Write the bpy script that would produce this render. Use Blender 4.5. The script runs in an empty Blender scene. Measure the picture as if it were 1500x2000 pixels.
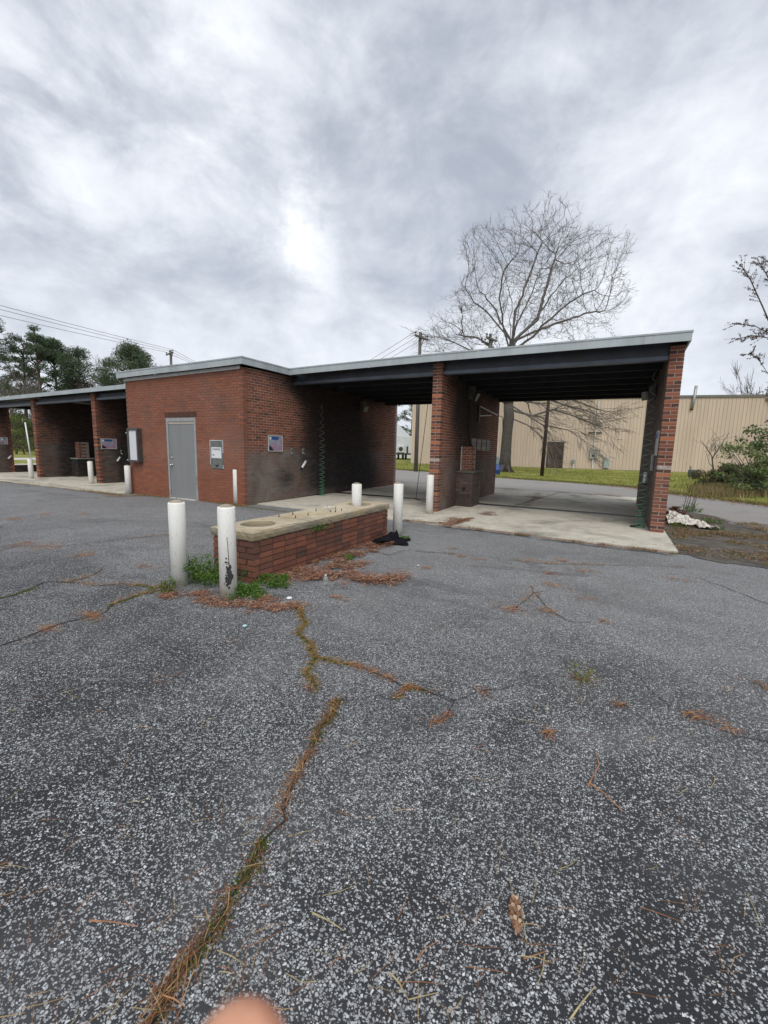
import bpy, math, random
import numpy as np
from mathutils import Vector, Matrix, noise as mnoise
R = math.radians
random.seed(7); rng = np.random.default_rng(7)
scene = bpy.context.scene
col = scene.collection

# ------------------------------------------------------------------ camera
CAM = dict(f=840.55, pitch=8.297, roll=1.336, yaw=-27.69, x=8.0803, y=-7.8784, z=1.4977)
_pt, _ro, _ya = R(CAM['pitch']), R(CAM['roll']), R(CAM['yaw'])
FW = Vector((math.sin(_ya)*math.cos(_pt), math.cos(_ya)*math.cos(_pt), -math.sin(_pt)))
_rt = Vector((math.cos(_ya), -math.sin(_ya), 0)); _up = _rt.cross(FW)
RT = _rt*math.cos(_ro) + _up*math.sin(_ro); UP = -_rt*math.sin(_ro) + _up*math.cos(_ro)
CP = Vector((CAM['x'], CAM['y'], CAM['z']))
cd = bpy.data.cameras.new('camera'); cam = bpy.data.objects.new('camera', cd); col.objects.link(cam)
cd.sensor_fit = 'HORIZONTAL'; cd.sensor_width = 36; cd.lens = 36*CAM['f']/1500
cd.clip_start = 0.01; cd.clip_end = 3000
cd.dof.use_dof = True; cd.dof.focus_distance = 6.0; cd.dof.aperture_fstop = 8
cam.matrix_world = Matrix(((RT.x, UP.x, -FW.x, CP.x), (RT.y, UP.y, -FW.y, CP.y), (RT.z, UP.z, -FW.z, CP.z), (0, 0, 0, 1)))
scene.camera = cam
def at(u, v, ax='z', val=0.0):
    """point of the world plane ax=val that lies on the sight line of photo pixel (u, v)"""
    d = FW + RT*((u-750)/CAM['f']) + UP*((1000-v)/CAM['f'])
    i = 'xyz'.index(ax); return CP + d*((val-CP[i])/d[i])
def atd(u, v, depth):
    return CP + (FW + RT*((u-750)/CAM['f']) + UP*((1000-v)/CAM['f']))*depth
def px(P):
    q = Vector(P)-CP; z = max(q.dot(FW), 1e-3)
    return 750+CAM['f']*q.dot(RT)/z, 1000-CAM['f']*q.dot(UP)/z

# ------------------------------------------------------------------ world, sun, exposure
SUN_EL, SUN_AZ = R(52), R(150)      # azimuth clockwise from +Y
w = bpy.data.worlds.new('World'); scene.world = w; w.use_nodes = True
nt = w.node_tree; nt.nodes.clear()
class NB:
    def __init__(s, nt): s.nt = nt
    def n(s, t, **kw):
        nd = s.nt.nodes.new(t)
        for k, v in kw.items():
            if k.startswith('i_'):
                key = k[2:]; key = int(key) if key.isdigit() else key.replace('_', ' ')
                s.put(nd.inputs[key], v)
            else: setattr(nd, k, v)
        return nd
    def put(s, inp, v):
        if isinstance(v, bpy.types.NodeSocket): s.nt.links.new(v, inp)
        elif isinstance(v, bpy.types.Node): s.nt.links.new(v.outputs[0], inp)
        else: inp.default_value = v
    def math(s, op, a, b=0.0, c=None, clamp=False):
        nd = s.n('ShaderNodeMath', operation=op, use_clamp=clamp); s.put(nd.inputs[0], a); s.put(nd.inputs[1], b)
        if c is not None: s.put(nd.inputs[2], c)
        return nd.outputs[0]
    def vmath(s, op, a, b=(0, 0, 0)):
        nd = s.n('ShaderNodeVectorMath', operation=op); s.put(nd.inputs[0], a); s.put(nd.inputs[1], b)
        return nd.outputs['Value'] if op in ('DOT_PRODUCT', 'LENGTH', 'DISTANCE') else nd.outputs[0]
    def rng(s, v, a, b, c=0.0, d=1.0, smooth=True):
        nd = s.n('ShaderNodeMapRange', interpolation_type='SMOOTHSTEP' if smooth else 'LINEAR')
        for i, x in enumerate((v, a, b, c, d)): s.put(nd.inputs[i], x)
        return nd.outputs[0]
    def mix(s, f, a, b, mode='MIX'):
        nd = s.n('ShaderNodeMix', data_type='RGBA', blend_type=mode); nd.clamp_factor = True
        s.put(nd.inputs[0], f); s.put(nd.inputs[6], a if not isinstance(a, tuple) else (*a, 1)[:4]); s.put(nd.inputs[7], b if not isinstance(b, tuple) else (*b, 1)[:4])
        return nd.outputs[2]
    def noise(s, vec, scale, detail=3, rough=.55, dist=0.0, dim='3D'):
        nd = s.n('ShaderNodeTexNoise', noise_dimensions=dim); s.put(nd.inputs['Vector'], vec)
        nd.inputs['Scale'].default_value = scale; nd.inputs['Detail'].default_value = detail
        nd.inputs['Roughness'].default_value = rough; nd.inputs['Distortion'].default_value = dist
        return nd
    def vor(s, vec, scale, feature='F1', dim='2D', rand=1.0):
        nd = s.n('ShaderNodeTexVoronoi', voronoi_dimensions=dim, feature=feature); s.put(nd.inputs['Vector'], vec)
        nd.inputs['Scale'].default_value = scale; nd.inputs['Randomness'].default_value = rand
        return nd
    def ramp(s, f, stops, interp='LINEAR'):
        nd = s.n('ShaderNodeValToRGB'); s.put(nd.inputs[0], f); cr = nd.color_ramp; cr.interpolation = interp
        while len(cr.elements) < len(stops): cr.elements.new(0.5)
        for e, (p, c) in zip(cr.elements, stops): e.position = p; e.color = (*c, 1)[:4] if isinstance(c, tuple) else (c, c, c, 1)
        return nd.outputs[0]
b = NB(nt)
tc = b.n('ShaderNodeTexCoord'); gen = tc.outputs['Generated']
sky = b.n('ShaderNodeTexSky', sky_type='NISHITA'); sky.sun_disc = False
sky.sun_elevation = SUN_EL; sky.sun_rotation = SUN_AZ; sky.air_density = 1.2; sky.dust_density = 2.0
sep = b.n('ShaderNodeSeparateXYZ', i_0=gen)
zz = b.math('ADD', b.math('MAXIMUM', sep.outputs[2], 0.0), 0.26)
cmb = b.n('ShaderNodeCombineXYZ'); b.put(cmb.inputs[0], b.math('DIVIDE', sep.outputs[0], zz)); b.put(cmb.inputs[1], b.math('DIVIDE', sep.outputs[1], zz))
pl = cmb.outputs[0]
wv_ = b.noise(b.vmath('ADD', pl, (2.2, 8.1, 1)), 1.1, 3, .5).outputs[1]
plw = b.vmath('ADD', pl, b.vmath('MULTIPLY', b.vmath('SUBTRACT', wv_, (.5, .5, .5)), (.9, .9, 0)))
big = b.noise(b.vmath('ADD', plw, (3.1, 1.7, 0)), 1.1, 3, .5).outputs[0]
mid = b.noise(b.vmath('ADD', plw, (9.4, 4.2, 2)), 3.1, 7, .56, .15).outputs[0]
fine = b.noise(b.vmath('ADD', gen, (1.4, 7.2, 5)), 9.0, 7, .62, .6).outputs[0]
puff = b.noise(b.vmath('ADD', b.vmath('MULTIPLY', gen, (1, 1, 1.7)), (4.4, 1.2, 3)), 4.2, 8, .6, .25).outputs[0]
def blob(u, v, rad, amp):
    d = (FW + RT*((u-750)/CAM['f']) + UP*((1000-v)/CAM['f'])).normalized()
    dt = b.vmath('DOT_PRODUCT', b.vmath('NORMALIZE', b.vmath('ADD', gen, b.vmath('MULTIPLY', b.vmath('SUBTRACT', wv_, (.5, .5, .5)), (.25, .25, .25)))), tuple(d))
    bl = b.rng(dt, math.cos(rad), 1.0, 0.0, amp)
    return b.math('MULTIPLY', bl, b.rng(puff, .42, .62, .2, 1.1)) if amp > .045 else bl
val = b.math('ADD', b.math('MULTIPLY', big, .24), b.math('ADD', b.math('MULTIPLY', mid, .14), b.math('ADD', b.math('MULTIPLY', fine, .20), b.math('MULTIPLY', puff, .52))))
for (u, v, rad, amp) in [(625, 425, .10, .10), (605, 455, .05, .05), (640, 620, .22, .045), (430, 180, .12, .05), (20, 270, .14, .08), (1150, 500, .30, .025), (1380, 330, .25, .0), (330, 160, .30, .05), (250, 300, .2, .03),
                         (1000, 60, .6, -.03), (820, 430, .2, -.045), (130, 400, .3, -.05), (900, 230, .35, -.05), (200, 560, .3, -.02), (1300, 60, .45, -.03)]:
    val = b.math('ADD', val, blob(u, v, rad, amp))
cloud = b.ramp(val, [(.38, (3.9, 4.15, 4.7)), (.46, (4.75, 5.0, 5.55)), (.52, (5.4, 5.7, 6.25)), (.57, (6.1, 6.4, 6.95)), (.63, (6.9, 7.15, 7.65)), (.70, (7.9, 8.1, 8.4)), (.80, (9.3, 9.35, 9.5))])
hz = b.rng(sep.outputs[2], 0.0, .30)
cloud = b.mix(b.rng(sep.outputs[2], 0.0, .33, .5, 0.0), cloud, (6.3, 6.75, 7.4))
cloud = b.mix(b.rng(val, .40, .55, .20, .06), cloud, sky.outputs[0])
bg = b.n('ShaderNodeBackground'); b.put(bg.inputs[0], cloud); bg.inputs[1].default_value = 0.1
wo = b.n('ShaderNodeOutputWorld', i_0=bg)
sd = bpy.data.lights.new('sun', 'SUN'); sd.energy = 1.5; sd.angle = R(35); sd.color = (1, .97, .92)
sun = bpy.data.objects.new('sun', sd); col.objects.link(sun)
sdir = Vector((math.sin(SUN_AZ)*math.cos(SUN_EL), math.cos(SUN_AZ)*math.cos(SUN_EL), math.sin(SUN_EL)))
sun.rotation_euler = sdir.to_track_quat('Z', 'Y').to_euler(); sun.location = (0, -20, 30)
scene.view_settings.view_transform = 'Standard'; scene.view_settings.look = 'None'
scene.view_settings.exposure = 0.42; scene.view_settings.gamma = 1
scene.render.engine = 'CYCLES'
scene.cycles.max_bounces = 8; scene.cycles.diffuse_bounces = 5; scene.cycles.use_denoising = True

# ------------------------------------------------------------------ helpers
def tag(o, label=None, cat=None, group=None, kind=None):
    if label: o['label'] = label
    if cat: o['category'] = cat
    if group: o['group'] = group
    if kind: o['kind'] = kind
    return o
def empty(name, loc, label=None, cat=None, group=None, rz=0):
    o = bpy.data.objects.new(name, None); col.objects.link(o); o.location = loc; o.rotation_euler = (0, 0, rz)
    o.empty_display_size = .2
    return tag(o, label, cat, group)
class MB:
    def __init__(s): s.v = []; s.f = []; s.a = []
    def box(s, c, size, rot=None, attr=None):
        c = Vector(c); hx, hy, hz = size[0]/2, size[1]/2, size[2]/2
        vs = [Vector((x, y, z)) for x in (-hx, hx) for y in (-hy, hy) for z in (-hz, hz)]
        if rot is not None: vs = [rot @ q for q in vs]
        i = len(s.v); s.v += [tuple(q+c) for q in vs]
        for f in ((0, 1, 3, 2), (4, 6, 7, 5), (0, 4, 5, 1), (2, 3, 7, 6), (0, 2, 6, 4), (1, 5, 7, 3)): s.f.append(tuple(i+k for k in f))
        return s
    def bb(s, lo, hi): return s.box([(a+c)/2 for a, c in zip(lo, hi)], [c-a for a, c in zip(lo, hi)])
    def hexa(s, p8):   # bottom 4 ccw, top 4 ccw
        i = len(s.v); s.v += [tuple(p) for p in p8]
        for f in ((3, 2, 1, 0), (4, 5, 6, 7), (0, 1, 5, 4), (1, 2, 6, 5), (2, 3, 7, 6), (3, 0, 4, 7)): s.f.append(tuple(i+k for k in f))
        return s
    def poly(s, pts): i = len(s.v); s.v += [tuple(p) for p in pts]; s.f.append(tuple(range(i, i+len(pts)))); return s
    def prism(s, pts, z0, z1):
        n = len(pts); i = len(s.v)
        s.v += [(p[0], p[1], z0) for p in pts] + [(p[0], p[1], z1) for p in pts]
        s.f.append(tuple(i+n+k for k in range(n))); s.f.append(tuple(i+n-1-k for k in range(n)))
        for k in range(n): k2 = (k+1) % n; s.f.append((i+k, i+k2, i+n+k2, i+n+k))
        return s
    def tube(s, pts, r, n=8, cap=True):
        pts = [Vector(p) for p in pts]; rs = r if isinstance(r, (list, tuple)) else [r]*len(pts)
        i0 = len(s.v); prev = None
        for k, p in enumerate(pts):
            d = (pts[min(k+1, len(pts)-1)]-pts[max(k-1, 0)])
            d = d.normalized() if d.length > 1e-9 else Vector((0, 0, 1))
            if prev is None: a = d.orthogonal().normalized()
            else:
                a = prev - d*prev.dot(d); a = a.normalized() if a.length > 1e-6 else d.orthogonal().normalized()
            prev = a; bb_ = d.cross(a)
            for j in range(n):
                t = 2*math.pi*j/n; s.v.append(tuple(p + (a*math.cos(t)+bb_*math.sin(t))*rs[k]))
        for k in range(len(pts)-1):
            for j in range(n):
                j2 = (j+1) % n; q = i0+k*n; s.f.append((q+j, q+j2, q+n+j2, q+n+j))
        if cap:
            s.f.append(tuple(i0+n-1-j for j in range(n))); q = i0+(len(pts)-1)*n; s.f.append(tuple(q+j for j in range(n)))
        return s
    def lathe(s, c, prof, n=20):
        i0 = len(s.v)
        for (r, z) in prof:
            for j in range(n): t = 2*math.pi*j/n; s.v.append((c[0]+r*math.cos(t), c[1]+r*math.sin(t), c[2]+z))
        for k in range(len(prof)-1):
            for j in range(n): j2 = (j+1) % n; q = i0+k*n; s.f.append((q+j, q+j2, q+n+j2, q+n+j))
        s.f.append(tuple(i0+n-1-j for j in range(n))); q = i0+(len(prof)-1)*n; s.f.append(tuple(q+j for j in range(n)))
        return s
    def build(s, name, mat, parent=None, smooth=False, kind=None, bevel=0):
        me = bpy.data.meshes.new(name); me.from_pydata(s.v, [], s.f); me.materials.append(mat)
        if smooth: me.polygons.foreach_set('use_smooth', [True]*len(me.polygons))
        me.update(); o = bpy.data.objects.new(name, me); col.objects.link(o)
        if parent is not None:
            o.parent = parent
            L = Vector((0, 0, 0)); q = parent
            o.matrix_parent_inverse = wm(parent).inverted()
        if kind: o['kind'] = kind
        if bevel:
            m = o.modifiers.new('bevel', 'BEVEL'); m.width = bevel; m.segments = 2; m.limit_method = 'ANGLE'
        return o
def wm(o):
    m = Matrix.LocRotScale(o.location, o.rotation_euler, o.scale)
    if o.parent: m = wm(o.parent) @ o.matrix_parent_inverse @ m
    return m
def soup(name, V, F, mat, parent=None, kind=None, colors=None, smooth=False):
    """V (n,3) and F (m,k) numpy arrays -> one mesh; colors (m,3) per face"""
    me = bpy.data.meshes.new(name); V = np.asarray(V, np.float32); F = np.asarray(F, np.int32); k = F.shape[1]
    me.vertices.add(len(V)); me.vertices.foreach_set('co', V.ravel())
    me.loops.add(F.size); me.loops.foreach_set('vertex_index', F.ravel())
    me.polygons.add(len(F)); me.polygons.foreach_set('loop_start', np.arange(len(F), dtype=np.int32)*k)
    if smooth: me.polygons.foreach_set('use_smooth', np.ones(len(F), bool))
    me.update(calc_edges=True); me.validate()
    if colors is not None:
        ca = me.color_attributes.new('tint', 'FLOAT_COLOR', 'CORNER')
        c4 = np.ones((len(F), k, 4), np.float32); c4[:, :, :3] = np.asarray(colors)[:, None, :]
        ca.data.foreach_set('color', c4.ravel())
    me.materials.append(mat); o = bpy.data.objects.new(name, me); col.objects.link(o)
    if parent is not None: o.parent = parent; o.matrix_parent_inverse = wm(parent).inverted()
    if kind: o['kind'] = kind
    return o
def new_mat(name, rough=.7, spec=.5):
    m = bpy.data.materials.new(name); m.use_nodes = True; nb = NB(m.node_tree)
    bs = m.node_tree.nodes['Principled BSDF']; bs.inputs['Roughness'].default_value = rough; bs.inputs['Specular IOR Level'].default_value = spec
    return m, nb, bs
def pos(nb): return nb.n('ShaderNodeNewGeometry').outputs['Position']
def simple(name, c, rough=.7, var=.15, scale=6, metal=0, spec=.5, dirt=None, bump=0, streak=False):
    m, nb, bs = new_mat(name, rough, spec); p = pos(nb); bs.inputs['Metallic'].default_value = metal
    if streak: p2 = nb.vmath('MULTIPLY', p, (1, 1, .12))
    else: p2 = p
    n1 = nb.noise(p2, scale, 5, .6).outputs[0]
    c1 = tuple(min(1, x*(1-var)) for x in c); c2 = tuple(min(1, x*(1+var)) for x in c)
    cc = nb.mix(nb.rng(n1, .3, .7), c1, c2)
    if dirt:
        n2 = nb.noise(p2, scale*.4, 6, .65, .6).outputs[0]; cc = nb.mix(nb.rng(n2, .5, .75, 0, dirt[1]), cc, dirt[0])
    nb.put(bs.inputs['Base Color'], cc)
    if bump:
        bp = nb.n('ShaderNodeBump'); bp.inputs['Strength'].default_value = bump; bp.inputs['Distance'].default_value = .01
        nb.put(bp.inputs['Height'], nb.noise(p, scale*12, 4, .6).outputs[0]); nb.put(bs.inputs['Normal'], bp.outputs[0])
    return m
def tint_mat(name, rough=.8, trans=0.0, spec=.2):
    m, nb, bs = new_mat(name, rough, spec); a = nb.n('ShaderNodeVertexColor', layer_name='tint').outputs[0]
    n1 = nb.noise(pos(nb), 1.2, 3).outputs[0]
    cc = nb.mix(nb.rng(n1, .3, .7, .0, .35), a, (0, 0, 0), 'MIX') if False else a
    nb.put(bs.inputs['Base Color'], cc)
    if trans:
        t = nb.n('ShaderNodeBsdfTranslucent'); nb.put(t.inputs[0], cc); mx = nb.n('ShaderNodeMixShader'); mx.inputs[0].default_value = trans
        out = m.node_tree.nodes['Material Output']; nb.put(mx.inputs[1], bs.outputs[0]); nb.put(mx.inputs[2], t.outputs[0]); nb.put(out.inputs[0], mx.outputs[0])
    return m

# --- materials
def asphalt_mat(name, dark, light, dens, lift=0.0, coarse=1.0, far_grey=(.18, .177, .175), dust=(.155, .152, .15), oil=(.045, .046, .05)):
    m, nb, bs = new_mat(name, .85, .3); p = pos(nb)
    wv = nb.noise(p, 60, 2, .5); warp = nb.vmath('ADD', p, nb.vmath('MULTIPLY', nb.vmath('SUBTRACT', wv.outputs[1], (.5, .5, .5)), (.006, .006, 0)))
    patch = nb.noise(p, .55, 5, .6, .8).outputs[0]; patch2 = nb.noise(p, 2.6, 4, .6, .3).outputs[0]
    pt = nb.math('ADD', nb.math('MULTIPLY', patch, .65), nb.math('MULTIPLY', patch2, .35))
    sy_ = nb.n('ShaderNodeSeparateXYZ', i_0=p); dn0 = nb.noise(p, .9, 5, .6, .5).outputs[0]; dist = nb.math('ADD', sy_.outputs[1], nb.math('MULTIPLY', nb.math('SUBTRACT', dn0, .5), 4.0))
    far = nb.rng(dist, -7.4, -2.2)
    def layer(scale, off, lo, hi):
        wp = nb.vmath('ADD', warp, off)
        cell = nb.vor(wp, scale, 'F1'); edge = nb.vor(wp, scale, 'DISTANCE_TO_EDGE')
        cs = nb.n('ShaderNodeSeparateColor', i_0=cell.outputs['Color'])
        pick = nb.math('LESS_THAN', cs.outputs[0], nb.math('ADD', nb.rng(pt, .36, .64, lo, hi), nb.math('MULTIPLY', far, .24)))
        th = nb.math('ADD', nb.math('MULTIPLY', cs.outputs[1], .22), .08)
        msk = nb.math('MULTIPLY', pick, nb.rng(nb.math('SUBTRACT', edge.outputs[0], th), 0, .05))
        return msk, cs.outputs[2]
    m1, r1 = layer(98*coarse, (0, 0, 0), dens*.34, dens*1.15)
    m2, r2 = layer(165*coarse, (3.3, 1.1, 0), dens*.3, dens*1.0)
    sc = nb.ramp(r1, [(0, tuple(x*.45 for x in light)), (.5, tuple(x*.8 for x in light)), (.85, light), (1, tuple(min(1, x*1.45) for x in light))])
    sc2 = nb.ramp(r2, [(0, tuple(x*.4 for x in light)), (1, tuple(x*1.05 for x in light))])
    fn = nb.noise(p, 220, 3, .7).outputs[0]
    base = nb.mix(nb.rng(fn, .35, .7), tuple(x*.6 for x in dark), tuple(x*1.5 for x in dark))
    base = nb.mix(nb.rng(pt, .4, .62, 0, .5), base, tuple(x*1.9 for x in dark))
    base = nb.mix(nb.math('MULTIPLY', far, .8), base, tuple(x*.78 for x in far_grey))  # base tone turns lighter grey towards the bays
    c = nb.mix(m2, base, sc2); c = nb.mix(m1, c, sc)
    st = nb.noise(p, .33, 5, .62, 1.2).outputs[0]; c = nb.mix(nb.rng(st, .56, .70, 0, .25), c, tuple(x*.7 for x in dark))
    # dust at random, then a greyer tone towards the bays
    dn = nb.noise(p, .9, 5, .6, .5).outputs[0]
    c = nb.mix(nb.rng(dn, .46, .72, 0, .22+lift), c, dust)
    c = nb.mix(nb.rng(dist, -5.0, 0, 0, .22), c, far_grey)
    dk = nb.noise(nb.vmath('MULTIPLY', p, (.5, 1.6, 1)), 1.1, 5, .65, .8).outputs[0]; c = nb.mix(nb.rng(dk, .57, .70, 0, .45), c, oil)
    nb.put(bs.inputs['Base Color'], c)
    h = nb.math('MAXIMUM', m1, nb.math('MULTIPLY', m2, .6)); h = nb.math('ADD', h, nb.math('MULTIPLY', fn, .35))
    bp = nb.n('ShaderNodeBump'); bp.inputs['Strength'].default_value = .55; bp.inputs['Distance'].default_value = .004
    nb.put(bp.inputs['Height'], h); nb.put(bs.inputs['Normal'], bp.outputs[0])
    return m
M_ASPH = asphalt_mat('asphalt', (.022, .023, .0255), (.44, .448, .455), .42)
M_LANE = asphalt_mat('lane', (.17, .16, .155), (.34, .33, .32), .45, .3, 1.3, (.33, .31, .29), (.30, .28, .26), (.16, .15, .14))
def concrete_mat(name, c, stain=(.09, .085, .075), amt=.55, warm=None):
    m, nb, bs = new_mat(name, .8, .35); p = pos(nb)
    n1 = nb.noise(p, .8, 6, .62, .6).outputs[0]; n2 = nb.noise(p, 5, 5, .65, .3).outputs[0]; n3 = nb.noise(p, 90, 3, .6).outputs[0]
    cc = nb.mix(nb.rng(n2, .3, .7), tuple(x*.86 for x in c), tuple(min(1, x*1.1) for x in c))
    cc = nb.mix(nb.rng(n1, .47, .72, 0, amt), cc, stain)
    cc = nb.mix(nb.rng(n3, .55, .8, 0, .25), cc, tuple(x*.6 for x in c))
    sp = nb.noise(p, 2.2, 8, .75, 1.5).outputs[0]; cc = nb.mix(nb.rng(sp, .6, .68, 0, .4), cc, tuple(x*.55 for x in stain))
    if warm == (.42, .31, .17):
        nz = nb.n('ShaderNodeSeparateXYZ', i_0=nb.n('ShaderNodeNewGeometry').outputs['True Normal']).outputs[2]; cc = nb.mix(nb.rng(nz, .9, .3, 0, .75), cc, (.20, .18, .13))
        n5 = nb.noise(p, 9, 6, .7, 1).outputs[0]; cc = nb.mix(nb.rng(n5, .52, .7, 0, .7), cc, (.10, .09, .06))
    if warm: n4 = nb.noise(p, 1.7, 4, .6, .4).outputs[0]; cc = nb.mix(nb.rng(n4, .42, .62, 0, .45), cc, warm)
    nb.put(bs.inputs['Base Color'], cc)
    bp = nb.n('ShaderNodeBump'); bp.inputs['Strength'].default_value = .35; bp.inputs['Distance'].default_value = .006
    nb.put(bp.inputs['Height'], nb.math('ADD', n3, nb.math('MULTIPLY', n2, .8))); nb.put(bs.inputs['Normal'], bp.outputs[0])
    return m
M_SLAB = concrete_mat('bay_concrete', (.52, .485, .405), (.12, .112, .095), .72)
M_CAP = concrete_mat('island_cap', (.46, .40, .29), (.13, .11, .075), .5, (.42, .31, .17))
def brick_mat(name, mortar=False):
    m, nb, bs = new_mat(name, .85, .3); p = pos(nb)
    a = nb.n('ShaderNodeVertexColor', layer_name='brk').outputs[0]; s3 = nb.n('ShaderNodeSeparateColor', i_0=a)
    soot, grime, rnd = s3.outputs
    kind = nb.n('ShaderNodeVertexColor', layer_name='brk').outputs[1]
    n1 = nb.noise(p, 14, 5, .65, .4).outputs[0]; n2 = nb.noise(p, 1.3, 6, .65, .8).outputs[0]; n3 = nb.noise(p, 60, 3, .6).outputs[0]
    if mortar:
        cc = nb.mix(nb.rng(n1, .3, .7), (.26, .22, .19), (.46, .40, .35))
        cc = nb.mix(nb.rng(rnd, 0, 1), (.085, .055, .045), cc)
    else:
        cc = nb.ramp(rnd, [(0, (.048, .030, .026)), (.16, (.085, .038, .028)), (.34, (.17, .058, .034)), (.6, (.275, .092, .050)), (.82, (.36, .115, .052)), (1, (.48, .165, .062))])
        cc = nb.mix(nb.rng(n1, .35, .75, 0, .5), cc, (.13, .065, .045))
        cc = nb.mix(nb.rng(n3, .58, .8, 0, .35), cc, (.26, .16, .12))
    g = nb.math('MULTIPLY', grime, nb.rng(n2, .25, .6, .55, 1.0))
    gc = nb.mix(nb.rng(n2, .3, .7), (.12, .108, .098), (.26, .24, .215))
    gc = nb.mix(nb.rng(n1, .3, .7, 0, .35), gc, (.085, .075, .07))
    if mortar: gc = nb.mix(.6, gc, (.05, .046, .042))
    cc = nb.mix(nb.math('MULTIPLY', g, .9), cc, gc)
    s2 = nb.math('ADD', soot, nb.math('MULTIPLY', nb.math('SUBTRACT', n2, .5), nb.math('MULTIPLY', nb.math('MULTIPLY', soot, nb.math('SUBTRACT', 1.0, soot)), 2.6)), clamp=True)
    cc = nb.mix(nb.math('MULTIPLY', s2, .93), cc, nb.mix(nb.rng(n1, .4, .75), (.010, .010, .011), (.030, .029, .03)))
    nb.put(bs.inputs['Base Color'], cc)
    bp = nb.n('ShaderNodeBump'); bp.inputs['Strength'].default_value = .4; bp.inputs['Distance'].default_value = .004
    nb.put(bp.inputs['Height'], nb.math('ADD', n3, n1)); nb.put(bs.inputs['Normal'], bp.outputs[0])
    return m
M_BRICK = brick_mat('brick'); M_MORTAR = brick_mat('mortar', True)
M_FASCIA = simple('fascia_metal', (.40, .44, .445), .45, .08, 3, .3, dirt=((.18, .19, .18), .5), streak=True)
M_TRIM = simple('trim_paint', (.52, .50, .49), .6, .1, 4)
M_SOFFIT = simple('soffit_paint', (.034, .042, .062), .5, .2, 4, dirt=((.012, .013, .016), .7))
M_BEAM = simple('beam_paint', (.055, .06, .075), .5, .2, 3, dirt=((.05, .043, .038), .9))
M_LIP_LIT = simple('beam_lip_lit', (.075, .09, .12), .4, .2, 3, dirt=((.04, .045, .055), .6))  # beam paint made lighter and bluer: sky light painted into the lip
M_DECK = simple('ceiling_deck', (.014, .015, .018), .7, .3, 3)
M_DOOR = simple('door_paint', (.21, .215, .215), .5, .05, 4, dirt=((.13, .13, .125), .35), streak=True)
M_FRAME = simple('door_frame_paint', (.30, .31, .31), .5, .1, 8, dirt=((.14, .09, .06), .7))
M_CHROME = simple('chrome', (.6, .6, .6), .3, .05, 8, .9)
M_WHITE, _nb, _bs = new_mat('white_pipe', .5, .5)
_p = pos(_nb); _sp = _nb.n('ShaderNodeSeparateXYZ', i_0=_p); _n1 = _nb.noise(_nb.vmath('MULTIPLY', _p, (1, 1, .15)), 14, 5, .65).outputs[0]; _n2 = _nb.noise(_p, 22, 5, .7, .5).outputs[0]
_c = _nb.mix(_nb.rng(_n1, .4, .75, 0, .5), (.80, .79, .75), (.66, .64, .54)); _c = _nb.mix(_nb.rng(_n2, .58, .66, 0, .6), _c, (.46, .43, .36))
_c = _nb.mix(_nb.math('MULTIPLY', _nb.rng(_sp.outputs[2], .16, .0, 0, .8), _nb.rng(_n2, .3, .6, .3, 1)), _c, (.33, .30, .17)); _nb.put(_bs.inputs['Base Color'], _c)
M_FILL = concrete_mat('pipe_fill', (.33, .28, .21))
M_BLACK = simple('black_rubber', (.012, .012, .013), .6, .3, 20)
M_DARK = simple('dark_steel', (.03, .03, .03), .6, .3, 10)
M_STEEL = simple('steel', (.32, .33, .33), .45, .15, 14, .6)
M_RUST = simple('rust', (.09, .035, .02), .9, .4, 30)
M_TIMBER = simple('timber', (.115, .105, .09), .9, .3, 5, streak=True, bump=.4)
M_BRZ = simple('bronze_paint', (.065, .06, .055), .5, .2, 8)
M_TAN = simple('tan_metal', (.56, .455, .36), .55, .06, 1.5, dirt=((.38, .28, .2), .45), streak=True)
M_TAND = simple('metal_trim', (.15, .14, .13), .6, .1, 4)
M_BARK = simple('bark', (.062, .054, .046), .95, .35, 7, bump=.8)
M_TWIG = simple('twig_bark', (.13, .115, .105), .95, .3, 5)
M_PBARK = simple('pine_bark', (.10, .07, .055), .95, .3, 5)
M_GREY = simple('grey_enclosure', (.30, .31, .28), .6, .1, 6, dirt=((.3, .2, .08), .5))
M_PANEL = simple('machine_panel', (.135, .14, .13), .5, .15, 8, dirt=((.10, .10, .06), .6))
M_PAPER = simple('white_card', (.68, .69, .70), .6, .04, 20)
M_INK = simple('ink', (.03, .03, .035), .7, .1, 10)
M_TARP = simple('white_sheet', (.58, .56, .50), .7, .12, 8, dirt=((.22, .19, .14), .7))
M_CLOTH = simple('black_cloth', (.007, .007, .010), .9, .4, 14, spec=.1)
M_SOIL = simple('soil', (.085, .075, .062), .95, .35, 5, dirt=((.035, .032, .03), .7), bump=.8)
M_TINT = tint_mat('tinted_leaf', .8, .25); M_STRAW = tint_mat('tinted_straw', .75, 0)
M_WHT = simple('white_paint', (.6, .62, .63), .5, .06, 2)
M_BLUE = simple('blue_plastic', (.02, .06, .22), .5, .1, 6)
M_HOSE, _nb, _bs = new_mat('coil_hose', .4, .5)
_z = _nb.n('ShaderNodeSeparateXYZ', i_0=pos(_nb)).outputs[2]
_nb.put(_bs.inputs['Base Color'], _nb.ramp(_nb.math('DIVIDE', _z, 3.0), [(0, (.05, .25, .13)), (.3, (.09, .20, .13)), (.6, (.13, .155, .125)), (1, (.11, .115, .10))]))
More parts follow.
